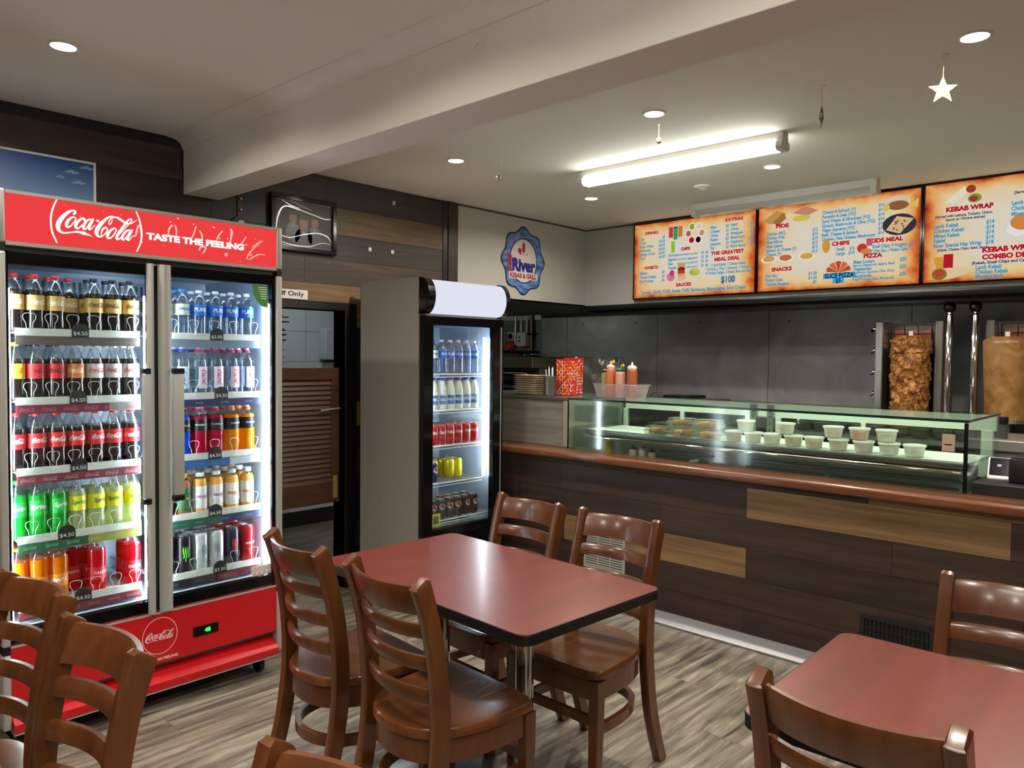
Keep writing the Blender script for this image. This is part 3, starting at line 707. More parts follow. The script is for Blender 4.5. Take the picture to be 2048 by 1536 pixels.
# ---- things on top of the cabinet and the case
ZT = 1.2155
M_kraft = wood('kraft_board', (170, 156, 130), (190, 176, 150), (204, 192, 168), stretch=(3, 3, 3), scale=4, rough=.7, rnd=.12, bump=0)
t0 = None
G_ = 'stacked takeaway trays on the side cabinet'
tm = MB()
tm.add([(-.079, -.054, .0), (.079, -.054, .0), (.079, .054, .0), (-.079, .054, .0), (-.095, -.07, .014), (.095, -.07, .014), (.095, .07, .014), (-.095, .07, .014)],
       [(0, 1, 2, 3), (0, 1, 5, 4), (1, 2, 6, 5), (2, 3, 7, 6), (3, 0, 4, 7)])
tm.box(-.098, .098, -.073, -.069, .0115, .014).box(-.098, .098, .069, .073, .0115, .014).box(-.098, -.094, -.069, .069, .0115, .014).box(.094, .098, -.069, .069, .0115, .014)
TRAY = tm.mesh('takeaway_tray', M_kraft)
ords = ['bottom', 'second', 'third', 'fourth', 'fifth', 'sixth', 'seventh', 'eighth', 'topmost']
for k in range(9):
    o = obj('takeaway_tray', TRAY, None, (-3.41, 3.845, ZT + .0005 + k * .0145))
    tag(o, '%s pale cardboard takeaway tray in the stack on the side cabinet' % ords[k], 'tray', G_)
# perforated steel cutlery holder with straws
t = empty('straw_holder', (-3.225, 3.82, ZT), 'perforated steel cylinder holding straws, in front of the patterned boxes', 'holder')
MB().lathe([(.0, .0), (.04, .0), (.043, .003), (.043, .125), (.046, .128), (.041, .126), (.041, .004), (0, .004)], 24, cap=False).build('cylinder', M_steel, t, smooth=True)
hole = MB()
hm = MB().lathe([(.0, 0), (.0022, .0)], 8, axis='x', cap=False).mesh('hole', M_black)
for j in range(6):
    for k in range(9):
        a = -PI / 2 - 1.3 + k * .33
        o = obj('hole', hm, t, (.0435 * math.cos(a), .0435 * math.sin(a), .02 + j * .017)); o.rotation_euler = (0, 0, a)
M_straw = pm('straw_white', (232, 226, 222), .4)
for k, (dx, dy, tx_, ty_) in enumerate([(-.02, 0, -.05, .0), (-.012, .01, -.03, .01), (-.004, 0, -.012, 0), (.01, .005, .01, .01), (.026, -.005, .03, .0), (-.016, .016, -.036, .02)]):
    o = MB().tube([(dx, dy, .006), (tx_ * .75, ty_, .17 + .004 * k)], .003, 6).build('drinking_straw', M_straw)
    o.location = (-3.225, 3.82, ZT)
    tag(o, '%s white drinking straw from the left in the perforated steel cylinder' % ['first', 'third', 'fourth', 'fifth', 'sixth', 'second'][k], 'straw', 'straws in the steel cylinder')
# patterned chip boxes
M_chip = pm('chip_box_red', (192, 40, 44), .5)
CHC = [pm('chip_yellow', (246, 196, 50), .6), pm('chip_orange', (230, 110, 36), .6), pm('chip_pink', (206, 70, 96), .6), pm('chip_white', (244, 230, 220), .6)]
def chipbox(x, y, w, d, h, taper, label):
    t = empty('chip_box', (x, y, ZT), label, 'takeaway box', 'patterned takeaway chip boxes on the counter')
    V = []
    for zz, s_ in ((0, taper), (h, 1)):
        V += [(-w / 2 * s_, -d / 2 * s_, zz), (w / 2 * s_, -d / 2 * s_, zz), (w / 2 * s_, d / 2 * s_, zz), (-w / 2 * s_, d / 2 * s_, zz)]
    MB().add(V, [(0, 3, 2, 1), (0, 1, 5, 4), (1, 2, 6, 5), (2, 3, 7, 6), (3, 0, 4, 7)]).build('box_wall', M_chip, t)
    rr = random.Random(int(x * 1000))
    wd = ['hot', 'fresh', 'chips', 'crispy', 'salty', 'yum']
    for face in (0, 1):
        mb = MB(); W_ = w if face == 0 else d
        def fn(a, b, e=0.0):
            k = taper + (1 - taper) * b / h
            if face == 0: return (a * k, -d / 2 * k - .0006 - e, b)
            return (w / 2 * k + .0006 + e, a * k, b)
        n = 0
        for j in range(12):
            for i in range(5):
                u = -W_ * .42 + W_ * .21 * i; v = h * (.05 + .079 * j)
                if v > h * .95: continue
                n += 1; sg_ = 1 if (i + j) % 2 else -1
                mb.use(CHC[rr.randrange(4)])
                L_ = W_ * .085; T_ = .0042
                pts = [(-L_, -T_), (L_, -T_), (L_, T_), (-L_, T_)]
                c_, s_ = math.cos(sg_ * .75), math.sin(sg_ * .75)
                if n % 3 == 0:
                    Vt, Ft = fitted(wd[n % 6], L_ * 2.6, .013, bold=.03)
                    mb.add([fn(max(-W_ / 2, min(W_ / 2, u + a * c_ - b * s_)), v + a * s_ + b * c_, .0004) for a, b in Vt], Ft)
                else:
                    mb.add([fn(u + a * c_ - b * s_, v + a * s_ + b * c_) for a, b in pts], [(0, 1, 2, 3)])
        o = mb.build('box_print', None, t, fix=False); o['kind'] = 'stuff'
chipbox(-3.185, 3.945, .105, .1, .24, .86, 'red and orange patterned tall chip box behind the steel straw cylinder')
chipbox(-3.24, 4.085, .1, .09, .25, .9, 'second patterned chip box, standing behind the front one')
t = empty('plastic_tub', (-2.80, 4.02, ZT), 'clear rectangular plastic tub holding sauce bottles on the glass case', 'tub')
mb = MB()
V = [(-.145, -.06, 0), (.145, -.06, 0), (.145, .06, 0), (-.145, .06, 0), (-.165, -.075, .082), (.165, -.075, .082), (.165, .075, .082), (-.165, .075, .082)]
mb.add(V, [(0, 1, 2, 3), (0, 1, 5, 4), (1, 2, 6, 5), (2, 3, 7, 6), (3, 0, 4, 7)])
M_ctub = glassy('tub_clear', (240, 236, 240), .1, .15, .3, (210, 200, 206))
mb.build('tub_body', M_ctub, t)
MB().box(-.17, .17, -.08, -.074, .08, .085).box(-.17, .17, .074, .08, .08, .085).box(-.17, -.164, -.074, .074, .08, .085).box(.164, .17, -.074, .074, .08, .085).build('rim', M_ctub, t)
G_ = 'squeeze bottles standing in the clear tub on the glass case'
M_osauce = pm('orange_sauce', (188, 106, 58), .35, coat=.3); M_psauce = pm('pink_sauce', (196, 138, 122), .35, coat=.3); M_rsauce = pm('chilli_sauce', (158, 78, 46), .35, coat=.3); M_gsauce = pm('herb_sauce', (150, 138, 92), .35, coat=.3)
squeeze(-2.925, 4.015, ZT + .002, .195, .022, M_gsauce, M_dcap, 'olive sauce bottle with a black lid at the left end of the clear tub', G_)
squeeze(-2.865, 3.995, ZT + .002, .228, .031, M_osauce, pm('pale_cap', (222, 190, 160), .5), 'orange sauce bottle with a pale cap in the clear tub', G_, tip=M_yel)
squeeze(-2.79, 3.995, ZT + .002, .205, .032, M_psauce, M_gcap, 'pink sauce bottle with a dark green cap and yellow tip cover in the clear tub', G_, tip=M_yel)
squeeze(-2.712, 4.01, ZT + .002, .225, .033, M_rsauce, pm('clear_cap', (226, 220, 206), .5), 'brown chilli sauce bottle with a white cap at the right end of the clear tub', G_)

# ---- kitchen bench behind
bn = empty('steel_bench', (-2, 5.7, 0), 'long stainless steel kitchen bench against the splashback wall', 'bench'); P = Part(bn)
P('bench_top', MB().box(-4.6, 2.4, 5.28, YK - .002, .93, .97), M_steel, bevel=.004)
P('bench_front', MB().box(-4.6, 2.4, 5.33, 5.36, .1, .93), pm('bench_front', (96, 96, 94), .35, .8))
# foil wrapped splash guard
mb = MB(); NX, NZ = 26, 20; V = []; F = []
for j in range(NZ + 1):
    for i in range(NX + 1):
        u = i / NX; v = j / NZ; am = .012 * (.15 + u)
        V.append((-4.55 + .56 * u, 5.75 + am * (math.sin(9 * u + 14 * v) + math.sin(23 * u - 11 * v)) + random.uniform(-.004, .004) * (1 + u), .972 + .50 * v))
for j in range(NZ):
    for i in range(NX): a = j * (NX + 1) + i; F.append((a, a + 1, a + NX + 2, a + NX + 1))
n0 = len(V); V += [(p[0], p[1] + .006, p[2]) for p in V]
F += [tuple(reversed([k + n0 for k in f])) for f in F]
for i in range(NX): F.append((i, i + 1, n0 + i + 1, n0 + i)); a = NZ * (NX + 1) + i; F.append((a, n0 + a, n0 + a + 1, a + 1))
o = mb.add(V, F).build('foil_screen', pm('crinkled_foil', (176, 176, 174), .22, .6), smooth=True)
tag(o, 'crinkled foil covered splash guard standing behind the patterned boxes', 'splash guard')

# griddle press / bench oven at the far left
t = empty('bench_oven', (-4.9, 5.5, .0), 'dark steel bench oven with a ledge behind the cardboard trays', 'oven'); P = Part(t)
P('oven_body', MB().box(-5.6, -4.62, 5.32, 6.05, .0, 1.36), pm('oven_steel', (92, 94, 92), .35, .7), bevel=.004)
P('oven_hood', MB().box(-5.6, -4.62, 5.22, 6.05, 1.36, 1.47), pm('oven_bronze', (104, 98, 76), .35, .8), bevel=.006)
P('oven_handle', MB().tube([(-5.5, 5.27, 1.31), (-4.72, 5.27, 1.31)], .012, 8), M_black, smooth=True)
P('oven_gap', MB().box(-5.56, -4.66, 5.312, 5.319, 1.20, 1.25), M_blackgloss)
P('oven_window', MB().box(-5.56, -4.66, 5.312, 5.319, 1.08, 1.17), M_blackgloss)
t = empty('baking_sheet', (-5.1, 5.45, 1.47), 'stack of black trays on top of the bench oven', 'tray')
MB().box(-.36, .24, -.16, .2, .001, .03).build('lower_tray', M_black, t, bevel=.006); MB().box(-.33, .2, -.12, .2, .031, .055).build('upper_tray', M_blackgloss, t, bevel=.006)
t = empty('serving_tongs', (-4.72, 5.38, 1.472), 'steel serving tongs lying on the oven ledge beside the black trays', 'tongs')
for s_ in (-1, 1): MB().sweep([(-.14, .004 * s_, .014), (0, .014 * s_, .02), (.12, .012 * s_, .012)], [(-.003, -.006), (.003, -.006), (.003, .006), (-.003, .006)]).build('arm', M_chrome, t)
MB().lathe([(0, 0), (.012, .003), (.012, .02), (0, .024)], 10, (-.145, 0, .002)).build('hinge', M_chrome, t)
o = MB().box(-.05, .05, -.05, .05, 0, .12).build('container', pm('container_cream', (214, 206, 178), .5), bevel=.01, seg=2); o.location = (-3.56, 4.05, ZT)
tag(o, 'cream plastic container on the side cabinet next to the white fridge side', 'container')
# switch boxes and conduits on the alcove wall
YA = YK + .045
t = empty('isolator_switch', (-5.55, YA, 1.63), 'white isolator switch box with green and red buttons on the alcove wall', 'switch'); P = Part(t)
P('switch_box', MB().box(-5.60, -5.47, YA - .09, YA, 1.58, 1.73), pm('switch_white', (216, 216, 206), .45), bevel=.006)
P('start_button', MB().lathe([(.0, -.008), (.012, -.006), (.012, 0)], 12, (-5.55, YA - .09, 1.675), 'y'), pm('button_green', (20, 110, 60), .4))
P('stop_button', MB().lathe([(.0, -.008), (.012, -.006), (.012, 0)], 12, (-5.55, YA - .09, 1.635), 'y'), pm('button_red', (170, 24, 24), .4))
for xx in (-5.58, -5.50): P('conduit', MB().tube([(xx, YA - .03, 1.731), (xx, YA - .03, 1.91)], .011, 8), M_wht, smooth=True)
t = empty('rotary_switch', (-5.74, YA, 1.68), 'white square rotary switch with a black knob on the alcove wall', 'switch'); P = Part(t)
P('plate', MB().box(-5.79, -5.69, YA - .03, YA, 1.64, 1.74), pm('switch_white', (216, 216, 206), .45), bevel=.006)
P('knob', MB().lathe([(0, -.02), (.026, -.018), (.03, 0)], 16, (-5.74, YA - .03, 1.69), 'y'), M_black)
t = empty('gas_regulator', (-5.76, YA, 1.58), 'orange gas regulator under the rotary switch', 'regulator'); P = Part(t)
M_or = pm('orange_enamel', (206, 84, 36), .4)
P('bowl', MB().lathe([(0, -.09), (.035, -.085), (.05, -.06), (.05, -.035), (.035, -.01), (0, 0)], 18, (-5.71, YA - .01, 1.585), 'y'), M_or, smooth=True)
P('inlet', MB().tube([(-5.84, YA - .05, 1.58), (-5.74, YA - .05, 1.58)], .02, 10), M_or, smooth=True)
P('dial', MB().lathe([(0, 0), (.02, .0), (.02, .03), (0, .03)], 12, (-5.77, YA - .05, 1.60)), M_black)
t = empty('service_pipe', (-5.4, YA, 1.2), 'brass coloured vertical service pipe beside the steel wall edge', 'pipe'); P = Part(t)
P('pipe', MB().tube([(-5.42, YA - .04, .9), (-5.42, YA - .04, 1.91)], .022, 10), pm('old_brass', (116, 100, 66), .4, .7), smooth=True)
P('clamp', MB().box(-5.45, -5.37, YA - .07, YA, 1.70, 1.72), M_black)
P('thin_pipe', MB().tube([(-5.665, YA - .03, 1.60), (-5.665, YA - .03, 1.91)], .014, 8), M_silver, smooth=True)

# ---- kebab grills
M_gsteel = pm('grill_steel', (168, 166, 160), .25, .75)
M_meshw = pm('burner_wire', (58, 44, 40), .4, .8)
M_burn = pm('burner_ceramic', (190, 140, 124), .6, emit=(255, 110, 80), estr=.06)
def doner_mat(name, c1, c2, c3, scale, bump):
    m = bpy.data.materials.new(name); m.use_nodes = True
    nt = m.node_tree; N = nt.nodes; L = nt.links; b = N['Principled BSDF']; b.inputs['Roughness'].default_value = .35; b.inputs['Coat Weight'].default_value = .25
    tc = N.new('ShaderNodeTexCoord'); n = N.new('ShaderNodeTexNoise'); n.inputs['Scale'].default_value = scale; n.inputs['Detail'].default_value = 5; n.inputs['Distortion'].default_value = 1.2
    r = N.new('ShaderNodeValToRGB'); e = r.color_ramp.elements; e[0].position = .35; e[0].color = lin(c1); e[1].position = .68; e[1].color = lin(c3); k = e.new(.5); k.color = lin(c2)
    bp = N.new('ShaderNodeBump'); bp.inputs['Strength'].default_value = bump; bp.inputs['Distance'].default_value = .01
    L.new(tc.outputs['Object'], n.inputs['Vector']); L.new(n.outputs[0], r.inputs[0]); L.new(r.outputs[0], b.inputs['Base Color']); L.new(n.outputs[0], bp.inputs['Height']); L.new(bp.outputs[0], b.inputs['Normal'])
    return m
M_chick = doner_mat('chicken_doner', (84, 44, 14), (150, 96, 38), (200, 146, 74), 34, .9)
M_lamb = doner_mat('lamb_doner', (126, 88, 46), (150, 110, 62), (168, 130, 80), 9, .15)
def grill(x0, w, label, taps, ztop=1.725):
    y0 = 5.42; x1 = x0 + w; zb = .971
    t = empty('kebab_grill', (x0 + w / 2, y0, zb), label, 'kebab grill', 'upright kebab grills on the kitchen bench'); P = Part(t)
    P('back_panel', MB().box(x0, x1, y0 + .2, y0 + .24, zb, ztop - .005), M_gsteel, bevel=.003)
    P('side_panel', MB().box(x0, x0 + .05, y0 - .02, y0 + .2, zb, ztop), M_gsteel, bevel=.005)
    P('side_panel', MB().box(x1 - .05, x1, y0 - .02, y0 + .2, zb, ztop), M_gsteel, bevel=.005)
    P('inner_back', MB().box(x0 + .052, x1 - .052, y0 + .17, y0 + .198, zb, ztop - .12), M_black)
    P('burner', MB().box(x0 + .075, x1 - .115, y0 + .15, y0 + .168, ztop - .17, ztop - .05), M_burn)
    P('burner', MB().box(x0 + .075, x1 - .115, y0 + .15, y0 + .168, zb + .05, ztop - .19), pm('burner_dark', (30, 26, 24), .7))
    mb = MB()
    wx0, wx1 = x0 + .06, x1 - .1
    for k in range(4): xx = wx0 + (wx1 - wx0) * k / 3; mb.tube([(xx, y0 + .12, ztop - .2), (xx, y0 + .12, ztop - .02)], .003, 6)
    for k in range(4): zz = ztop - .2 + .06 * k; mb.tube([(wx0, y0 + .12, zz), (wx1, y0 + .12, zz)], .003, 6)
    mb.tube([(wx0, y0 + .12, ztop - .02), (wx0, y0 + .16, ztop - .02)], .003, 6).tube([(wx1, y0 + .12, ztop - .02), (wx1, y0 + .16, ztop - .02)], .003, 6)
    P('burner_guard', mb, M_meshw)
    P('drip_base', MB().box(x0 - .01, x1 + .01, y0 - .24, y0 + .2, zb, zb + .04), M_gsteel, bevel=.004)
    if taps:
        for k in range(5):
            zz = zb + .13 + .145 * k
            P('gas_tap', MB().lathe([(0, -.03), (.014, -.028), (.016, -.012), (.007, -.008), (.007, 0)], 10, (x0, y0 + .04, zz), 'x').lathe([(0, -.03), (.011, -.026), (.011, -.01), (0, -.008)], 8, (x0 - .016, y0 + .035, zz - .014), 'x'), M_chrome, smooth=True)
    return t
grill(-1.71, .41, 'left upright kebab grill with gas taps on its side, holding the chicken skewer', True)
grill(-1.07, .42, 'right upright kebab grill behind the pale lamb cone', False)
def doner(x, y, z0, z1, r0, r1, rough, m, label, nseg=48):
    t = empty('doner_kebab', (x, y, z0), label, 'doner kebab')
    V = []; F = []; nz = 40; rr = random.Random(3)
    for j in range(nz + 1):
        v = j / nz; r = r0 + (r1 - r0) * v
        if v > .93: r *= 1 - .35 * ((v - .93) / .07) ** 2
        for k in range(nseg):
            a = 2 * PI * k / nseg
            q = r * (1 + rough * (rr.random() - .5) + rough * .5 * math.sin(5 * a + 9 * v) * math.sin(31 * v + 2 * a))
            V.append((q * math.cos(a), q * math.sin(a), (z1 - z0) * v))
    for j in range(nz):
        for k in range(nseg): k2 = (k + 1) % nseg; F.append((j * nseg + k, j * nseg + k2, (j + 1) * nseg + k2, (j + 1) * nseg + k))
    F.append(tuple(range(nseg - 1, -1, -1))); F.append(tuple(nz * nseg + k for k in range(nseg)))
    MB().add(V, F).build('meat', m, t, smooth=True)
    MB().box(-.012, .012, -.004, .004, z1 - z0 - .01, z1 - z0 + .03).build('skewer', M_wht, t)
    MB().lathe([(0, -.02), (r0 * 1.1, -.02), (r0 * 1.12, -.001), (0, -.001)], 28, cap=False).build('spit_plate', M_gsteel, t)
doner(-1.475, 5.35, 1.031, 1.628, .106, .116, .17, M_chick, 'glistening browned chicken doner stacked on its spit')
doner(-.935, 5.30, 1.125, 1.615, .105, .128, .012, M_lamb, 'smooth pale brown lamb doner cone at the edge of the picture')
for x_, l_ in [(-1.245, 'left of two steel posts with a black ball top between the grills'), (-1.105, 'right of two steel posts with a black ball top between the grills')]:
    t = empty('ball_post', (x_, 5.3, .971), l_, 'post', 'ball topped posts between the kebab grills')
    MB().lathe([(0, 0), (.04, 0), (.04, .012), (.021, .02), (.021, .775), (.015, .785), (.014, .80)], 18).build('tube', M_chrome, t, smooth=True)
    MB().lathe([(0, .79)] + [(.036 * math.sin(a), .828 - .036 * math.cos(a)) for a in [PI * k / 12 for k in range(1, 12)]] + [(0, .864)], 20, cap=False).build('ball', M_blackgloss, t, smooth=True)
t = empty('spit_stand', (-.935, 5.30, .971), 'steel stand under the lamb doner cone', 'stand')
MB().box(-.03, .03, -.03, .03, 0, .1325).build('column', M_steel, t); MB().box(-.1, .1, -.1, .1, 0, .004).build('foot', M_steel, t)

# ---- till end of the counter
t = empty('prep_cabinet', (-.45, 4.9, 0), 'grey steel cabinet with a drawer behind the card reader', 'cabinet'); P = Part(t)
P('cabinet_body', MB().box(-.86, .5, 4.62, 5.1, 0, 1.0), pm('prep_grey', (140, 140, 136), .4, .5), bevel=.003)
P('worktop', MB().box(-.88, .52, 4.6, 5.12, 1.0, 1.06), pm('prep_top', (156, 156, 152), .35, .6), bevel=.006)
dr = P('drawer', MB().box(-.74, .48, 4.605, 4.619, .74, .955), pm('prep_grey2', (126, 126, 122), .4, .5))
sub(MB().tube([(-.69, 4.603, .90), (-.68, 4.575, .885), (-.60, 4.575, .885), (-.59, 4.603, .90)], .008, 8), t, 'handle', M_chrome, dr, smooth=True)
t = empty('till_stand', (-.4, 4.0, .6), 'matt black stand for the till on the counter end', 'stand')
MB().box(-.378, .9, -.24, .28, 0, .345).build('stand_body', pm('matt_black', (10, 10, 12), .6), t, bevel=.004)
t = empty('card_reader', (-.72, 4.0, .9455), 'white card payment reader with a black screen on the till stand', 'card reader', rz=math.radians(8))
def tilt(o, a=math.radians(38)): o.rotation_euler = (a, 0, 0); o.location = (0, -.03, .004); return o
tilt(MB().box(-.045, .045, -.035, .105, .003, .026).build('reader_body', pm('reader_white', (230, 228, 224), .35), t, bevel=.01, seg=3))
s_ = tilt(MB().box(-.037, .037, -.015, .096, .0265, .0285).build('screen', pm('reader_screen', (16, 18, 30), .1), t, bevel=.001))
MB().box(-.008, .008, .04, .052, .029, .0296).build('screen_icon', glow('reader_icon', (220, 220, 230), .8), s_)
MB().box(-.035, .035, -.03, .055, .0006, .012).build('reader_foot', M_black, t)
t = empty('receipt_printer', (-.53, 3.95, .9455), 'black boxy receipt printer beside the card reader', 'printer')
MB().box(-.13, .2, -.1, .15, .001, .105).build('printer_body', pm('printer_black', (18, 16, 16), .45), t, bevel=.008, seg=2)
MB().box(-.11, .18, -.08, .13, .1055, .112).build('printer_lid', pm('printer_brown', (34, 24, 20), .4), t, bevel=.003)
t = empty('till_screen', (-.52, 4.25, .9455), 'black till monitor tilted away at the edge of the picture', 'monitor')
mb = MB(); mb.prism([(-.06, .12), (.2, .12), (.2, .30), (-.10, .30)], lambda u, v, d: (u, d + (v - .12) * .2, v), -.01, .012); mb.build('monitor', M_blackgloss, t)
MB().box(.02, .14, -.03, .03, .001, .14).build('monitor_stand', M_black, t)
t = empty('grinder_bottle', (-.84, 4.72, 1.061), 'small dark grinder bottle standing behind the end of the glass case', 'bottle')
MB().lathe([(0, 0), (.022, 0), (.024, .005), (.02, .06), (.022, .075)], 14).build('bottle_body', pm('smoky_plastic', (70, 72, 72), .3), t, smooth=True)
MB().lathe([(.018, .0755), (.025, .078), (.025, .11), (.02, .115)], 14).build('cap', M_black, t, smooth=True)
t = empty('prep_bench', (-2.78, 4.77, 0), 'grey steel preparation unit just behind the glass case', 'bench'); P = Part(t)
P('unit_body', MB().box(-3.05, -2.55, 4.6, 4.95, .0, 1.165), pm('riser_grey', (84, 84, 82), .4, .6))
P('unit_top', MB().box(-3.07, -2.53, 4.58, 4.97, 1.1655, 1.185), pm('riser_top', (120, 120, 116), .35, .8), bevel=.003)
t = empty('tablet', (-2.79, 4.79, 1.186), 'black flat device with a cable lying behind the clear sauce tub', 'device'); P = Part(t)
P('device', MB().box(-2.89, -2.67, 4.66, 4.88, 1.186, 1.208), M_blackgloss, bevel=.005)
P('cable', MB().tube(spline([(-3.02, 4.7, 1.191), (-2.98, 4.72, 1.225), (-2.94, 4.75, 1.21), (-2.89, 4.78, 1.197)]), .004, 6), M_black, smooth=True)

# ================================================================== DRINKS
def fnX(X, Y, Z): return lambda u, v: (X, Y + u, Z + v)          # print on a face looking to +X
def wrap(r, z): return lambda u, v: (r * math.cos(u / r), r * math.sin(u / r), z + v)
M_clear = glassy('bottle_clear', (250, 252, 252), .10, .05, .04, (235, 240, 245))
M_pale = glassy('bottle_water', (228, 238, 246), .12, .05, .06, (225, 235, 245))
def liquid(name, rgb, dens=.75):
    return glassy('liquid_' + name, rgb, .07, .06, dens, rgb)
LIQ = {'cola': pm('liquid_cola', (22, 13, 13), .12, coat=.6), 'water': M_pale,
       'lime': liquid('lime', (36, 206, 70), .72), 'lemon': liquid('lemon', (238, 246, 190), .55), 'orange': liquid('orange', (255, 146, 12), .8),
       'berry': liquid('berry', (232, 22, 44), .75), 'grape': pm('liquid_grape', (46, 16, 34), .15, coat=.5),
       'blue': liquid('blue', (20, 110, 255), .8), 'pinkred': liquid('pinkred', (226, 30, 70), .8), 'amber': liquid('amber', (250, 168, 22), .8),
       'juice': pm('liquid_juice', (228, 160, 60), .35), 'tea': pm('liquid_tea', (146, 84, 40), .25), 'milk': pm('liquid_milk', (236, 234, 222), .4)}
SHAPES = {
    'cola': dict(prof=[(.026, 0), (.031, .004), (.0335, .02), (.0325, .045), (.031, .062), (.0322, .074), (.0327, .082), (.0327, .138), (.032, .148), (.028, .164), (.02, .184), (.0145, .196)], neck=[(.0145, .196), (.0125, .199), (.0125, .206)], fill=.158, cap=(.0145, .203, .217), label=(.082, .138), lr=.033),
    'wide': dict(prof=[(.026, 0), (.032, .004), (.0335, .02), (.0335, .06), (.031, .085), (.032, .1), (.034, .115), (.034, .15), (.032, .168), (.025, .186), (.015, .200)], neck=[(.015, .2), (.0125, .203), (.0125, .21)], fill=.165, cap=(.0145, .206, .218), label=(.05, .1), lr=.0338),
    'water': dict(prof=[(.027, 0), (.032, .004), (.033, .02), (.0315, .035), (.033, .05), (.0315, .065), (.0328, .08), (.0328, .09), (.0328, .138), (.0305, .152), (.022, .172), (.0145, .182)], neck=[(.0145, .182), (.012, .185), (.012, .190)], fill=.17, cap=(.0145, .187, .2), label=(.09, .137), lr=.0331),
    'sport': dict(prof=[(.03, 0), (.0355, .004), (.0352, .02), (.0342, .06), (.0352, .1), (.0355, .13), (.033, .155), (.024, .175), (.016, .184)], neck=[(.016, .184), (.0135, .187), (.0135, .19)], fill=.16, cap=(.0165, .188, .2), label=(.03, .125), lr=.0358, arc=.75, nub=True),
    'power': dict(prof=[(.03, 0), (.0345, .004), (.0355, .02), (.033, .035), (.0355, .05), (.033, .065), (.0355, .08), (.034, .095), (.0352, .11), (.0352, .155), (.031, .172), (.02, .184), (.017, .187)], neck=[(.017, .187), (.0145, .189), (.0145, .192)], fill=.17, cap=(.017, .19, .203), label=(.106, .157), lr=.0356, nub=True),
    'juice': dict(prof=[(.026, 0), (.03, .003), (.031, .012), (.031, .125), (.028, .142), (.021, .154), (.018, .158)], neck=[(.018, .158), (.017, .16), (.017, .163)], fill=.15, cap=(.02, .16, .178), label=(.02, .118), lr=.0314),
    'milk': dict(prof=[(.03, 0), (.0318, .004), (.0324, .02), (.0324, .1), (.0315, .125), (.026, .152), (.018, .17)], neck=[(.018, .17), (.0165, .173), (.0165, .178)], fill=.2, cap=(.0195, .175, .19), label=(.03, .085), lr=.0328, arc=.8),
}
MESHC = {}
def bottle_meshes(shape, liq, clear):
    k = (shape, liq)
    if k in MESHC: return MESHC[k]
    S = SHAPES[shape]
    lo = [p for p in S['prof'] if p[1] <= S['fill']]; hi = [p for p in S['prof'] if p[1] > S['fill']]
    # cut point
    if hi:
        a, b = lo[-1], hi[0]; tt = (S['fill'] - a[1]) / (b[1] - a[1]); cp = (a[0] + (b[0] - a[0]) * tt, S['fill'])
        lo = lo + [cp]; hi = [cp] + hi
    mb = MB(); n = 16
    mb.use(LIQ[liq]).lathe([(0, .0)] + lo + [(0, lo[-1][1])], n, cap=False)
    top = (hi if hi else []) + S['neck'][1 if hi else 0:]
    mb.use(clear).lathe(top, n, cap=False)
    MESHC[k] = mb.mesh('bottle_body', None, smooth=True)
    return MESHC[k]
def cap_mesh(shape, rgb, nub=None):
    k = ('cap', shape, rgb, nub)
    if k in MESHC: return MESHC[k]
    r, z0, z1 = SHAPES[shape]['cap']
    mb = MB().use(pm('cap_%d_%d_%d' % rgb, rgb, .4)).lathe([(r * .97, z0), (r, z0 + .001), (r, z1 - .002), (r * .9, z1), (0, z1)], 16, cap=False)
    if SHAPES[shape].get('nub'): mb.use(pm('cap_%d_%d_%d' % (nub or (235, 235, 235)), nub or (235, 235, 235), .4)).lathe([(r * .75, z1), (r * .62, z1 + .012), (r * .4, z1 + .014), (0, z1 + .014)], 14, cap=False)
    MESHC[k] = mb.mesh('cap', None, smooth=True)
    return MESHC[k]
def label_mesh(shape, rgb, extra=None):
    k = ('label', shape, rgb, extra)
    if k in MESHC: return MESHC[k]
    S = SHAPES[shape]; z0, z1 = S['label']; r = S['lr']
    mb = MB().use(pm('label_%d_%d_%d' % rgb, rgb, .45))
    if S.get('arc'):
        A = S['arc']
        for k in range(8):
            a0, a1 = -A + 2 * A * k / 8, -A + 2 * A * (k + 1) / 8
            mb.add([(r * math.cos(a0), r * math.sin(a0), z0), (r * math.cos(a1), r * math.sin(a1), z0), (r * math.cos(a1), r * math.sin(a1), z1), (r * math.cos(a0), r * math.sin(a0), z1)], [(0, 1, 2, 3)])
    else: mb.lathe([(r, z0), (r, z1)], 24, cap=False)
    if extra: mb.use(pm('label_%d_%d_%d' % extra, extra, .45)).lathe([(r + .0003, z0), (r + .0003, z0 + (z1 - z0) * .16)], 24, cap=False)
    MESHC[k] = mb.mesh('label', None, smooth=True)
    return MESHC[k]
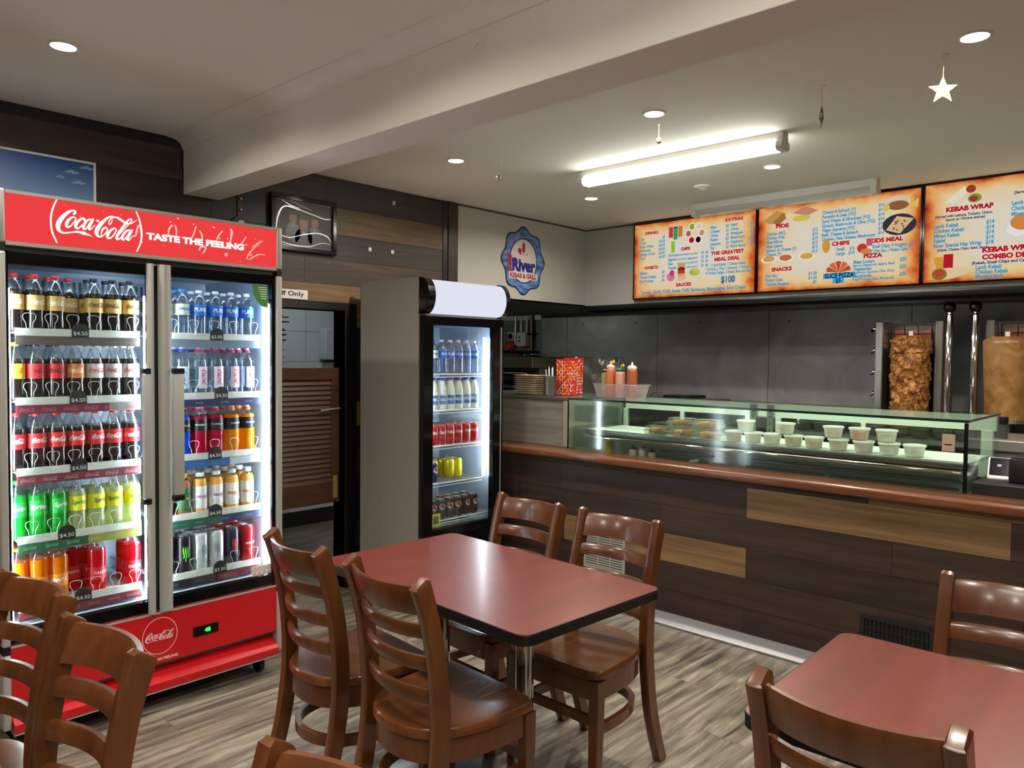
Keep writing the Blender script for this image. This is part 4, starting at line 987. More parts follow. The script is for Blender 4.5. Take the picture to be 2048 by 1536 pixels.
def print_mesh(shape, kind, rgb):
    k = ('print', shape, kind, rgb)
    if k in MESHC: return MESHC[k]
    S = SHAPES.get(shape); r = (S['lr'] if S else CANR[shape]) + .0006
    z0, z1 = S['label'] if S else (.0, CANH[shape]); zc = (z0 + z1) / 2
    mb = MB().use(pm('print_%d_%d_%d' % rgb, rgb, .5))
    if kind == 'cola':
        logo(mb, wrap(r, zc + .002), .062 if S else .06, 2)
    elif kind == 'colacan':
        logo(mb, wrap(r, .075), .062, 2)
    elif kind == 'pump':
        V, F = fitted('pump', .07, .026, bold=.03, shear=.3)
        mb.add([wrap(r, zc)(-v, u) for u, v in V], F)
    elif kind == 'claw':
        for dx in (-.009, 0, .009): mb.ribbon([(dx - .002, .118, .001), (dx - .003, .1, .006), (dx + .001, .08, .005), (dx - .002, .06 + abs(dx) * 1.2, .004), (dx, .05 + abs(dx) * 2, .0008)], wrap(r, 0), 3)
    elif kind == 'globe':
        mb.disc(0, .075, .019, .019, wrap(r, 0), 20)
        mb.use(pm('print_red', (190, 30, 44), .5)).ribbon([(-.016, .077, .01), (-.004, .08, .017), (.008, .084, .01)], wrap(r + .0004, 0), 4)
        mb.use(pm('print_grey', (150, 120, 120), .5)).flat(fitted('max', .022), wrap(r, .045))
    else:
        V, F = fitted(kind, min(.055, .0105 * len(kind) + .012), bold=.025, shear=.15)
        mb.flat((V, F), wrap(r, zc + .002))
    MESHC[k] = mb.mesh('label_print', None, fix=False)
    return MESHC[k]
CANR = {'can': .0328, 'tallcan': .0328}; CANH = {'can': .118, 'tallcan': .166}
def can_meshes(shape, rgb):
    k = ('can', shape, rgb)
    if k in MESHC: return MESHC[k]
    r, h = CANR[shape], CANH[shape]
    a = MB().lathe([(.0, .003), (.021, .003), (.025, .0), (r - .003, .005), (r, .012), (r, h - .014), (r - .004, h - .005), (.0265, h - .002)], 18, cap=False).mesh('can_body', pm('can_%d_%d_%d' % rgb, rgb, .28, .35), smooth=True)
    b = MB().lathe([(.0265, h - .002), (.027, h), (.025, h), (.0235, h - .004), (0, h - .004)], 18, cap=False).mesh('can_lid', M_silver, smooth=True)
    tab = MB().box(-.011, .008, -.006, .006, h - .0038, h - .002).mesh('pull_tab', M_silver)
    MESHC[k] = (a, b, tab)
    return MESHC[k]
KINDS = {
    'vanilla': ('cola', 'cola', (200, 28, 34), (206, 164, 94), 'cola', (250, 244, 230), 'gold label red-capped cola bottle'),
    'caffeine_free': ('cola', 'cola', (26, 26, 28), (212, 168, 88), 'cola', (40, 26, 22), 'gold label black-capped cola bottle'),
    'zero': ('cola', 'cola', (28, 26, 28), (196, 26, 36), 'cola', (28, 16, 18), 'red label black-capped cola bottle'),
    'amber_cola': ('cola', 'cola', (200, 196, 190), (206, 116, 56), 'cola', (244, 226, 200), 'orange label cola bottle'),
    'yellow_cola': ('cola', 'cola', (216, 190, 40), (238, 196, 40), 'cola', (190, 30, 30), 'yellow label cola bottle'),
    'diet': ('cola', 'cola', (226, 226, 226), (216, 212, 212), 'cola', (196, 30, 40), 'silver label cola bottle'),
    'classic': ('cola', 'cola', (214, 30, 34), (200, 24, 32), 'cola', (248, 242, 240), 'red label red-capped cola bottle'),
    'lime': ('cola', 'lime', (36, 168, 66), (40, 176, 70), 'Sprite', (240, 252, 240), 'green lemonade bottle'),
    'lemon': ('cola', 'lemon', (238, 222, 30), (240, 226, 50), 'Sprite', (30, 120, 50), 'yellow label lemonade bottle'),
    'orange': ('wide', 'orange', (230, 120, 20), (240, 140, 30), 'FANTA', (245, 245, 255), 'orange soft drink bottle'),
    'berry': ('wide', 'berry', (220, 60, 40), (214, 30, 46), 'FANTA', (250, 246, 250), 'red soft drink bottle'),
    'spring': ('water', 'water', (50, 130, 210), (206, 226, 206), 'SPRING', (40, 90, 170), 'blue-capped pale label water bottle'),
    'still': ('water', 'water', (226, 236, 242), (36, 110, 214), 'PURE', (235, 242, 250), 'white-capped blue label water bottle'),
    'pump_blue': ('sport', 'water', (40, 60, 180), (216, 226, 240), 'pump', (46, 70, 170), 'blue-capped sports water bottle'),
    'pump_pink': ('sport', 'water', (206, 40, 90), (224, 216, 232), 'pump', (206, 40, 90), 'pink-capped sports water bottle'),
    'p_blue': ('power', 'blue', (24, 24, 28), (22, 22, 30), 'POWERADE', (235, 235, 240), 'blue sports drink bottle'),
    'p_red': ('power', 'pinkred', (200, 34, 60), (24, 20, 28), 'POWERADE', (235, 235, 240), 'red sports drink bottle'),
    'p_orange': ('power', 'amber', (234, 130, 30), (24, 22, 28), 'POWERADE', (235, 235, 240), 'orange sports drink bottle'),
    'tea': ('juice', 'tea', (222, 208, 50), (34, 96, 60), 'ICED TEA', (240, 220, 90), 'yellow-capped iced tea bottle'),
    'tea_red': ('juice', 'tea', (214, 60, 70), (60, 90, 60), 'ICED TEA', (240, 220, 90), 'red-capped iced tea bottle'),
    'mojo_berry': ('juice', 'juice', (236, 236, 232), (238, 234, 232), 'mojo', (178, 60, 150), 'purple lettered juice bottle'),
    'mojo_orange': ('juice', 'juice', (236, 236, 232), (240, 236, 230), 'mojo', (230, 100, 30), 'orange lettered juice bottle'),
    'milk': ('milk', 'milk', (50, 50, 150), (60, 110, 186), 'MILK', (230, 236, 245), 'blue-capped milk bottle'),
}
CANS = {
    'claw_green': ('tallcan', (26, 28, 34), 'claw', (110, 214, 60), 'tall black and green can'),
    'claw_white': ('tallcan', (214, 218, 222), 'claw', (130, 136, 142), 'tall white can'),
    'claw_red': ('tallcan', (40, 40, 60), 'claw', (206, 60, 60), 'tall dark can with red marks'),
    'mother': ('tallcan', (192, 28, 40), 'MOTHER', (250, 230, 230), 'tall red can'),
    'cola_can': ('can', (180, 28, 40), 'colacan', (244, 236, 236), 'red cola can'),
    'yellow_can': ('can', (226, 214, 40), 'SQUASH', (70, 66, 30), 'yellow lemon drink can'),
    'max_can': ('can', (22, 24, 34), 'globe', (236, 236, 240), 'black can with round emblem'),
    'green_can': ('can', (22, 120, 64), '7', (235, 245, 235), 'green lemonade can'),
    'blue_can': ('can', (30, 40, 76), 'globe', (220, 230, 245), 'dark blue can'),
    'dark_can': ('can', (40, 62, 40), 'JUICE', (200, 210, 180), 'dark green patterned can'),
    'tan_can': ('can', (160, 120, 80), 'COLA', (250, 240, 230), 'brown and white can'),
}
ORD = ['first', 'second', 'third', 'fourth', 'fifth', 'sixth', 'seventh', 'eighth', 'ninth']
def drink(kind, x, y, z, label, group, rz):
    if kind in KINDS:
        sh, lq, cp, lb, pr, pc, _ = KINDS[kind]
        t = empty('drink_bottle', (x, y, z), label, 'bottle', group, rz)
        obj('bottle_body', bottle_meshes(sh, lq, M_clear), t)
        obj('cap', cap_mesh(sh, cp), t)
        l = obj('label', label_mesh(sh, lb), t)
        obj('label_print', print_mesh(sh, pr, pc), l)
    else:
        sh, cc, pr, pc, _ = CANS[kind]
        t = empty('drink_can', (x, y, z), label, 'can', group, rz)
        a, b, tb = can_meshes(sh, cc)
        bd = obj('can_body', a, t); ld = obj('can_lid', b, t); obj('pull_tab', tb, ld)
        obj('label_print', print_mesh(sh, pr, pc), bd)
    return t
def kind_phrase(k): return KINDS[k][6] if k in KINDS else CANS[k][4]

# ================================================================== RED TWO-DOOR FRIDGE
FX = -3.16
f1 = empty('drinks_fridge', (-3.5, 1.277, 0), 'tall two door drinks fridge with a glowing red header sign and red base', 'fridge'); P = Part(f1)
FY0, FY1, FT = .735, 1.82, 2.045
M_cab = pm('fridge_grey', (126, 128, 128), .45)
M_liner = pm('fridge_liner', (188, 204, 224), .45)
M_trim = pm('fridge_silver_trim', (176, 177, 173), .4, .3)
M_fred = pm('fridge_red', (190, 16, 26), .35, coat=.2)
M_sign = glow('header_red_light', (240, 66, 66), SIGN_STRENGTH, True)
M_signw = glow('header_white_light', (255, 244, 242), SIGN_STRENGTH * 1.12)
M_led = glow('fridge_led', (236, 244, 255), FRIDGE_LED, True)
XB = -3.86
mb = MB().box(XB, FX - .05, FY0, FY0 + .03, .085, FT - .01).box(XB, FX - .05, FY1 - .03, FY1, .085, FT - .01).box(XB, FX - .05, FY0 + .03, FY1 - .03, 1.83, FT - .01).box(XB, FX - .05, FY0 + .03, FY1 - .03, .085, .45).box(XB, XB + .03, FY0 + .03, FY1 - .03, .45, 1.83)
P('cabinet', mb, M_cab)
mb = MB().box(XB + .03, XB + .034, FY0 + .035, FY1 - .035, .452, 1.828).box(XB + .034, FX - .056, FY0 + .031, FY0 + .034, .452, 1.828).box(XB + .034, FX - .056, FY1 - .034, FY1 - .031, .452, 1.828).box(XB + .034, FX - .056, FY0 + .034, FY1 - .034, .4505, .4535).box(XB + .034, FX - .056, FY0 + .034, FY1 - .034, 1.8255, 1.8285)
P('liner', mb, M_liner)
# slotted air grille at the top of the back
gr = P('air_grille', MB().box(XB + .034, XB + .05, FY0 + .04, 1.62, 1.58, 1.80), pm('grille_grey', (150, 166, 190), .5))
sl = MB()
for j, zz in enumerate((1.595, 1.665, 1.735)):
    for k in range(34):
        yy = FY0 + .06 + k * .0245
        if yy < 1.6: sl.box(XB + .0505, XB + .052, yy, yy + .011, zz, zz + .05)
sub(sl, f1, 'slot', pm('slot_dark', (44, 56, 76), .6), gr)
# silver corner trims
for ya, yb in ((FY0 - .012, FY0 + .014), (FY1 - .016, FY1 + .012)):
    for za, zb_ in ((.1, .375), (.405, 1.825), (1.855, FT)):
        P('corner_trim', MB().box(FX - .06, FX + .006, ya, yb, za, zb_), M_trim, bevel=.008, seg=3)
    P('corner_joint', MB().box(FX - .055, FX + .002, ya + .002, yb - .002, .376, .404), M_black)
    P('corner_joint', MB().box(FX - .055, FX + .002, ya + .002, yb - .002, 1.826, 1.854), M_black)
# header
P('header_box', MB().box(FX - .05, FX - .004, FY0 + .0145, FY1 - .0165, 1.845, 2.04), M_cab)
P('header_frame', MB().box(FX - .004, FX + .004, FY0 + .0145, FY1 - .0165, 2.031, 2.043).box(FX - .004, FX + .004, FY0 + .0145, FY1 - .0165, 1.848, 1.8615), M_trim)
sg = P('header_sign', MB().box(FX - .004, FX + .001, FY0 + .0145, FY1 - .0165, 1.862, 2.0305), M_sign)
mb = MB()
logo(mb, fnX(FX + .0018, 1.0572, 1.9539), .2798, 6)
for st in ([(0.9135, 2.0305, .0052), (.902, 2.0016, .006), (.8944, 1.9685, .0064), (.8938, 1.9381, .0064), (.8985, 1.9067, .0064), (.9134, 1.8718, .0052)],
           [(1.1933, 2.0286, .0048), (1.2045, 2.0024, .006), (1.2126, 1.9649, .0068), (1.2142, 1.9323, .0068), (1.2074, 1.8987, .006), (1.1945, 1.8693, .0044)]):
    mb.ribbon(st, lambda u, v: (FX + .0018, u, v))
mb.flat(fitted('TASTE THE FEELING', .415, .0285, bold=.06), fnX(FX + .0018, 1.440, 1.937))
mb.flat(fitted('TM', .013, bold=.0), fnX(FX + .0018, 1.656, 1.948))
sub(mb, f1, 'sign_lettering', M_signw, sg, fix=False)
mb = MB()
SPL = [[(1.3188,1.9517,0.0055),(1.3232,1.9772,0.0071),(1.3371,1.9943,0.006)],[(1.3468,1.9942,0.0055),(1.3523,1.9726,0.0071),(1.3507,1.9445,0.0038)],[(1.4351,2.003,0.0044),(1.4262,1.9734,0.0066),(1.4116,1.9404,0.0033)],[(1.4495,1.9849,0.0049),(1.4597,1.9661,0.0066),(1.4596,1.9432,0.0055)],[(1.4462,1.9016,0.0044),(1.455,1.9183,0.0071),(1.4727,1.9189,0.0071),(1.4726,1.9074,0.0055),(1.4593,1.8887,0.0033)],[(1.5513,1.9977,0.0038),(1.5329,1.975,0.0066),(1.5222,1.9519,0.0038)],[(1.5853,2.0123,0.0033),(1.5914,1.994,0.0109),(1.5835,1.9488,0.0038)],[(1.6578,1.9858,0.0033),(1.6449,1.9648,0.0055),(1.629,1.9451,0.0027)],[(1.7278,1.976,0.0027),(1.6867,1.9426,0.0044)],[(1.7394,1.9773,0.0022),(1.6998,1.944,0.0038),(1.6704,1.9107,0.0055),(1.6591,1.884,0.0033)],[(1.6703,1.8852,0.0033),(1.6997,1.9047,0.0055),(1.7227,1.9146,0.0038),(1.7493,1.9143,0.0027)],[(1.3554,2.0247,0.006),(1.3624,2.0228,0.006)],[(1.3261,2.0026,0.0044),(1.3316,2.0067,0.0044)],[(1.4206,2.0067,0.0044),(1.4279,2.0105,0.0044)],[(1.5059,2.0093,0.0044),(1.5164,2.0049,0.0044)],[(1.5344,1.9607,0.0055),(1.539,1.9656,0.0055)],[(1.5712,1.965,0.0055),(1.5758,1.967,0.0055)],[(1.6769,1.9084,0.0071),(1.6834,1.906,0.0071)],[(1.5601,1.8963,0.0044),(1.5647,1.9026,0.0044),(1.5709,1.8989,0.0044),(1.5662,1.891,0.0044),(1.5601,1.8963,0.0044)]]
M_spl = glow('header_splash', (255, 196, 178), SIGN_STRENGTH)
for st in SPL: sub(MB().ribbon(st, lambda u, v: (FX + .0014, u, v), 4), f1, 'splash', M_spl, sg, fix=False)
mb.ribbon([(1.1817, 1.9303, .005), (1.191, 1.9333, .007), (1.1967, 1.9552, .007), (1.2024, 1.9732, .007), (1.2098, 1.9646, .006), (1.2159, 1.9054, .002)], lambda u, v: (FX + .0014, u, v))
sub(mb, f1, 'splash', M_spl, sg, fix=False)
mb = MB(); rs = random.Random(5)
for k in range(34):
    u, v, r = rs.uniform(.9, 1.75), rs.uniform(1.868, 2.02), rs.uniform(.0008, .0022)
    mb.disc(u, v, r, r, lambda a, b: (FX + .0014, a, b), 6)
sub(mb, f1, 'droplets', M_spl, sg, fix=False)['kind'] = 'stuff'
P('header_gap', MB().box(FX - .05, FX - .012, FY0 + .0145, FY1 - .0165, 1.828, 1.8445), M_black)
# doors
def fdoor(y0, y1, hy0, hy1, gy0, gy1, label, fl, fr):
    d = P('door', MB().box(FX - .04, FX - .006, y0, y0 + fl, .41, 1.826).box(FX - .04, FX - .006, y1 - fr, y1, .41, 1.826).box(FX - .04, FX - .006, y0 + fl, y1 - fr, 1.782, 1.826).box(FX - .04, FX - .006, y0 + fl, y1 - fr, .41, .458), M_blackgloss, bevel=.002)
    d['label'] = label
    sub(MB().box(FX - .026, FX - .020, y0 + fl, y1 - fr, .458, 1.782), f1, 'door_glass', M_glass, d)
    sub(MB().sweep([(FX - .005 + .0, (hy0 + hy1) / 2, .405), (FX - .005, (hy0 + hy1) / 2, 1.828)], [(-(hy1 - hy0) / 2, 0), (-(hy1 - hy0) / 2 * .7, .012), (0, .017), ((hy1 - hy0) / 2 * .7, .012), ((hy1 - hy0) / 2, 0)], up=(1, 0, 0)), f1, 'door_stile', M_trim, d, smooth=True)
    h = sub(MB().box(FX + .014, FX + .04, gy0, gy1, .885, 1.385), f1, 'handle', M_trim, d, bevel=.008, seg=2)
    sub(MB().box(FX + .013, FX + .041, gy0 - .001, gy1 + .001, .862, .8845).box(FX + .013, FX + .041, gy0 - .001, gy1 + .001, 1.3855, 1.408), f1, 'handle_end', M_black, d, bevel=.003)
fdoor(FY0 + .016, 1.262, 1.232, 1.262, 1.203, 1.232, 'glass door of the cola side with its grip near the centre', .008, .022)
fdoor(1.275, FY1 - .018, 1.277, 1.332, 1.322, 1.366, 'glass door of the water and juice side', .022, .016)
# base
bs = P('base_panel', MB().box(FX - .05, FX - .004, FY0 + .0145, FY1 - .0165, .19, .396), M_fred)
P('base_edge', MB().box(FX - .012, FX - .002, FY0 + .0145, FY1 - .0165, .3965, .403), M_trim)
mb = MB()
logo(mb, fnX(FX - .003, 1.279, .305), .116, 4)
mb.ribbon([(1.277 + .07 * math.cos(2 * PI * k / 40), .305 + .075 * math.sin(2 * PI * k / 40), .0024) for k in range(41)], lambda u, v: (FX - .003, u, v), 1)
mb.flat(fitted('TASTE THE FEELING', .145, .0125, bold=.03), fnX(FX - .003, 1.277, .2085))
sub(mb, f1, 'base_lettering', pm('base_print', (236, 206, 204), .5), bs, fix=False)
ds = sub(MB().box(FX - .0035, FX + .001, 1.416, 1.524, .262, .302), f1, 'temperature_display', M_blackgloss, bs)
mb = MB(); mb.flat(fitted('48', .026, .019, bold=.03), fnX(FX + .0016, 1.476, .282)); sub(mb, f1, 'display_digits', glow('led_green', (60, 255, 70), 2.2), bs, fix=False)
mb = MB(); mb.prism([(-.045, .162), (.03, .122), (.03, .088), (-.045, .088)], lambda u, v, d: (FX + u - .005, d, v), FY0 + .016, FY1 - .018)
P('kick_lip', mb, M_fred, bevel=.002)
P('kick_edge', MB().box(FX - .03, FX + .0255, FY0 + .016, FY1 - .018, .083, .0875), M_trim)
for yy in (FY0 + .05, FY1 - .075):
    for xx in (FX - .06, XB + .1):
        w_ = P('caster', MB().lathe([(0, -.014), (.036, -.012), (.038, -.008), (.038, .008), (.036, .012), (0, .014)], 18, (xx, yy, .0385), 'y'), M_black, smooth=True)
        sub(MB().box(xx - .02, xx + .02, yy - .022, yy + .022, .062, .0845), f1, 'caster_bracket', M_steel, w_)
# led strips
for yy in (1.247, 1.291, FY1 - .041):
    P('led_strip', MB().box(FX - .059, FX - .049, yy - .006, yy + .006, .475, 1.70), M_led)
P('led_strip', MB().box(FX - .072, FX - .06, FY0 + .035, FY0 + .04, .475, 1.70), M_led)
P('mullion', MB().box(FX - .06, FX - .042, 1.256, 1.281, .41, 1.826), M_liner)
P('led_top', MB().box(FX - .075, FX - .062, FY0 + .07, FY1 - .07, 1.806, 1.818), glow('fridge_led_top', (226, 238, 255), FRIDGE_LED * .15, True))
# shelves
SHZ = [1.545, 1.288, 1.025, .770, .515]
M_lip = pm('shelf_white', (244, 245, 242), .4)
strips = {('L', 0): ((96, 84, 80), 'Coca-Cola', (130, 118, 112)), ('L', 1): ((120, 36, 56), 'logo', (180, 110, 120)), ('L', 2): ((122, 50, 62), 'logo', (196, 150, 156)), ('L', 3): ((40, 96, 66), 'Sprite', (150, 190, 160)), ('L', 4): ((124, 52, 60), 'FANTA', (200, 150, 150)),
          ('R', 0): ((116, 132, 156), None, None), ('R', 1): ((34, 40, 84), 'pump', (170, 176, 200)), ('R', 2): ((44, 98, 166), 'POWERADE', (120, 160, 206)), ('R', 3): ((36, 92, 74), 'mojo', (120, 160, 150)), ('R', 4): ((40, 40, 44), 'ENERGY', (110, 130, 100))}
tulip = spline([(-.004, .0), (-.01, .012), (-.012, .03), (-.02, .045), (-.021, .058), (-.012, .066), (.012, .066), (.021, .058), (.02, .045), (.012, .03), (.01, .012), (.004, .0)], 3)
DIV = MB().tube([(0, u, v) for u, v in tulip], .0011, 5, up=(1, 0, 0)).mesh('divider', glassy('divider_highlight_white', (255, 255, 255), .3, .1, .75, (255, 255, 255)), smooth=True)  # white highlights of the clear plastic put into the milky colour
PRICE = {('L', 0): ('$4.50', 1.01), ('L', 1): ('$4.50', 1.00), ('L', 2): ('$4.50', 1.00), ('L', 3): ('$4.50', .955), ('L', 4): ('$4.50', 1.01), ('R', 0): ('$3.00', 1.555), ('R', 1): ('$4.50', 1.575), ('R', 2): ('$4.50', 1.545), ('R', 3): ('$4.50', 1.545), ('R', 4): ('$3.50', 1.565)}
XS = FX - .072
for side, y0, y1 in (('L', FY0 + .058, 1.232), ('R', 1.304, FY1 - .058)):
    for i, z in enumerate(SHZ):
        s_ = P('shelf', MB().box(XB + .06, XS - .004, y0, y1, z - .008, z - .001), pm('shelf_clear', (206, 214, 222), .4))
        sub(MB().box(XS - .004, XS + .001, y0, y1, z - .016, z + .012), f1, 'shelf_lip', M_lip, s_)
        c_, tx_, tc_ = strips[(side, i)]
        st = P('shelf_strip', MB().box(XS - .001, XS + .003, y0, y1, z - .05, z - .0175), pm('strip_%d_%d_%d' % c_, c_, .5))
        if side == 'L' and i == 3: sub(MB().box(XS + .0031, XS + .0035, y0 + .24, y1, z - .05, z - .0175), f1, 'strip_end', pm('strip_yellow', (170, 160, 60), .5), st)
        if side == 'L' and i == 1: sub(MB().box(XS + .0031, XS + .0035, y0 + .32, y1, z - .05, z - .0175), f1, 'strip_end', pm('strip_grey', (150, 144, 148), .5), st)
        if side == 'R' and i == 2: sub(MB().box(XS + .0031, XS + .0035, y0 + .31, y1, z - .05, z - .0175), f1, 'strip_end', pm('strip_pale', (190, 196, 200), .5), st)
        if side == 'R' and i == 3: sub(MB().box(XS + .0031, XS + .0035, y0 + .27, y1, z - .05, z - .0175), f1, 'strip_end', pm('strip_navy', (36, 42, 84), .5), st)
        if side == 'R' and i == 4: sub(MB().box(XS + .0031, XS + .0035, y0 + .25, y1, z - .05, z - .0175), f1, 'strip_end', pm('strip_maroon', (116, 44, 62), .5), st)
        if tx_:
            mb = MB()
            for k in range(6 if side == 'L' else 4):
                yy = y0 + (y1 - y0) * (k + .5) / (6 if side == 'L' else 4)
                if tx_ == 'logo': logo(mb, fnX(XS + .0042, yy, z - .034), .05, 2)
                else: mb.flat(fitted(tx_, .045 if len(tx_) > 4 else .034, shear=.2), fnX(XS + .0042, yy, z - .034))
            sub(mb, f1, 'strip_lettering', pm('striptext_%d_%d_%d' % tc_, tc_, .5), st, fix=False)
        nd = 6 if side == 'L' else 5
        for k in range(nd):
            o = obj('divider', DIV, s_, (XS + .004 + 3.5, y0 + (y1 - y0) * (k + .62) / nd - 1.277, z + .001))
        # price tag
        tx_, yy = PRICE[(side, i)]
        poly = [(-.03, -.022), (.03, -.022)] + [(.03 * math.cos(a), .006 + .026 * math.sin(a)) for a in [PI * k / 12 for k in range(13)]]
        pt = P('price_tag', MB().prism(poly, lambda u, v, d: (d, yy + u, z + .004 + v), XS + .005, XS + .0065), pm('tag_black', (34, 36, 38), .5))
        mb = MB(); mb.flat(fitted(tx_, .05, .017, bold=.01), fnX(XS + .0071, yy, z - .004)); sub(mb, f1, 'tag_lettering', M_letter_white, pt, fix=False)
# sticker on the right door
poly = [(0, 0), (0, -.10)] + [(-.075 * math.sin(a) - .0, -.10 * math.cos(a)) for a in [PI / 2 * k / 10 for k in range(11)]]
stk = P('green_sticker', MB().prism(poly, lambda u, v, d: (d, 1.772 + u, 1.779 + v), FX - .0195, FX - .019), pm('sticker_green', (70, 150, 50), .5))
mb = MB()
for k in range(6): mb.rect(1.725 + .003 * k, 1.767, 1.768 - .010 * k, 1.772 - .010 * k, lambda u, v: (FX - .0186, u, v))
mb.use(M_letter_white)
sub(mb, f1, 'sticker_text', M_letter_white, stk, fix=False)
stk = P('warning_sticker', MB().box(FX - .0195, FX - .019, 1.69, 1.79, .462, .505), pm('sticker_white', (226, 224, 220), .5))
mb = MB()
for k in range(4):
    cy_ = 1.7045 + .0235 * k
    mb.ribbon([(cy_ + .009 * math.cos(2 * PI * j / 16), .489 + .009 * math.sin(2 * PI * j / 16), .0018) for j in range(17)], lambda u, v: (FX - .0186, u, v), 1)
    mb.ribbon([(cy_ - .005, .494, .0014), (cy_ + .005, .484, .0014)], lambda u, v: (FX - .0186, u, v), 1)
    mb.rect(cy_ - .008, cy_ + .008, .469, .472, lambda u, v: (FX - .0186, u, v)); mb.rect(cy_ - .006, cy_ + .006, .4655, .4675, lambda u, v: (FX - .0186, u, v))
sub(mb, f1, 'sticker_marks', pm('sticker_red', (176, 60, 54), .5), stk, fix=False)

# ---- stock of the red fridge
LY = [.8035 + .0685 * k for k in range(7)]
RY = [1.352, 1.426, 1.500, 1.574, 1.648, 1.722]
stock = {('L', 0): [['vanilla', 'vanilla', 'vanilla', None, 'caffeine_free', 'caffeine_free', 'caffeine_free'], ['vanilla', 'vanilla', 'vanilla', 'vanilla', 'caffeine_free', 'caffeine_free', 'caffeine_free']],
         ('L', 1): [['yellow_cola', 'zero', 'zero', 'amber_cola', 'diet', 'diet', 'diet'], ['yellow_cola', 'zero', 'zero', 'amber_cola', 'diet', 'diet', 'diet']],
         ('L', 2): [['classic'] * 7, ['classic'] * 7],
         ('L', 3): [['lime'] * 3 + ['lemon'] * 4, ['lime'] * 3 + ['lemon'] * 4],
         ('L', 4): [['orange', 'orange', 'orange', None, 'berry', None, 'berry'], ['orange', 'orange', 'orange', 'berry', 'berry', None, 'berry']],
         ('R', 0): [['spring', 'spring', 'still', 'still', 'still', 'still'], ['spring', 'spring', 'still', 'still', 'still', 'still']],
         ('R', 1): [['pump_blue', 'pump_blue', 'pump_pink', 'pump_pink', 'pump_pink', 'pump_pink'], ['pump_blue', 'pump_blue', 'pump_blue', 'pump_pink', 'pump_pink', 'pump_pink']],
         ('R', 2): [['p_blue', 'p_blue', 'p_red', 'p_red', 'p_orange', 'p_orange'], ['p_blue', 'p_blue', 'p_red', 'p_red', 'p_orange', 'p_orange']],
         ('R', 3): [['tea_red', 'tea', 'mojo_berry', 'mojo_berry', 'mojo_orange', 'mojo_orange'], ['tea', 'tea', 'mojo_berry', 'mojo_berry', 'mojo_orange', 'mojo_orange'], ['tea', 'tea', 'mojo_berry', 'mojo_berry', 'mojo_orange', 'mojo_orange']],
         ('R', 4): [['claw_green', 'claw_green', 'claw_white', 'claw_white', 'claw_red', 'mother'], ['claw_green', 'claw_green', 'claw_white', 'claw_white', 'mother', 'mother'], ['claw_green', 'claw_green', 'claw_white', 'claw_white', 'mother', 'mother']]}
SHN = ['top', 'second', 'third', 'fourth', 'bottom']; ROWN = ['front row', 'second row', 'third row']
for (side, i), rws in stock.items():
    for r_, row in enumerate(rws):
        seen = {}
        tot = {k: row.count(k) for k in row}
        for c_, k in enumerate(row):
            if k is None: continue
            seen[k] = seen.get(k, -1) + 1
            num = ('%s ' % ORD[seen[k]]) if tot[k] > 1 else ''
            lab = '%s%s, %s, %s shelf, %s door of red fridge' % (num, kind_phrase(k), ROWN[r_], SHN[i], 'left' if side == 'L' else 'right')
            yy = (LY if side == 'L' else RY)[c_] + random.uniform(-.0006, .0006)
            drink(k, XS - .052 - r_ * .078, yy, SHZ[i] - .0008, lab, 'drinks on the shelves of the red two door fridge', random.uniform(-.3, .3))

# ================================================================== GREY SINGLE-DOOR FRIDGE
GX = -3.30; GB = -3.90; GY0, GY1 = 2.80, 3.455
f2 = empty('display_fridge', (-3.6, 3.13, 0), 'pale grey sided single door fridge with a glowing blank white header', 'fridge'); P = Part(f2)
M_gside = pm('fridge2_side', (178, 174, 166), .5)
mb = MB().box(GB, GX - .045, GY0, GY0 + .03, .06, 1.915).box(GB, GX - .045, GY1 - .03, GY1, .06, 1.70).box(GB, GX - .045, GY0 + .03, GY1 - .03, 1.66, 1.70).box(GB, GX - .045, GY0 + .03, GY1 - .03, .06, .44).box(GB, GB + .03, GY0 + .03, GY1 - .03, .44, 1.66)
P('cabinet', mb, M_gside)
P('header_body', MB().box(GB, GX - .045, GY0 + .03, GY1, 1.701, 1.905), M_gside)
mb = MB().box(GB + .03, GB + .034, GY0 + .035, GY1 - .035, .445, 1.655).box(GB + .034, GX - .05, GY0 + .031, GY0 + .034, .445, 1.655).box(GB + .034, GX - .05, GY1 - .034, GY1 - .031, .445, 1.655).box(GB + .034, GX - .05, GY0 + .034, GY1 - .034, .4405, .444).box(GB + .034, GX - .05, GY0 + .034, GY1 - .034, 1.656, 1.6595)
P('liner', mb, M_liner)
# curved lit header
arc = [(GX - .045, 1.705)] + [(GX - .03 + .075 * math.sin(a), 1.81 - .105 * math.cos(a)) for a in [PI * k / 12 for k in range(0, 13)]] + [(GX - .045, 1.915)]
P('header_cheek', MB().prism(arc, lambda u, v, d: (u, d, v), GY0, GY0 + .05), M_blackgloss)
P('header_cheek', MB().prism(arc, lambda u, v, d: (u, d, v), GY1 - .02, GY1 + .01), M_blackgloss)
arc2 = [(GX - .044, 1.712)] + [(GX - .033 + .072 * math.sin(a), 1.81 - .098 * math.cos(a)) for a in [PI * k / 12 for k in range(1, 12)]] + [(GX - .044, 1.908)]
P('header_light', MB().prism(arc2, lambda u, v, d: (u, d, v), GY0 + .0505, GY1 - .0205), glow('header_white', (232, 234, 250), .78, True))
d = P('door', MB().box(GX - .04, GX, GY0, GY0 + .075, .42, 1.697).box(GX - .04, GX, GY1 - .09, GY1, .42, 1.697).box(GX - .04, GX, GY0 + .075, GY1 - .09, 1.645, 1.697).box(GX - .04, GX, GY0 + .075, GY1 - .09, .42, .462), M_blackgloss, bevel=.003)
sub(MB().box(GX - .024, GX - .019, GY0 + .075, GY1 - .09, .462, 1.645), f2, 'door_glass', M_glass, d)
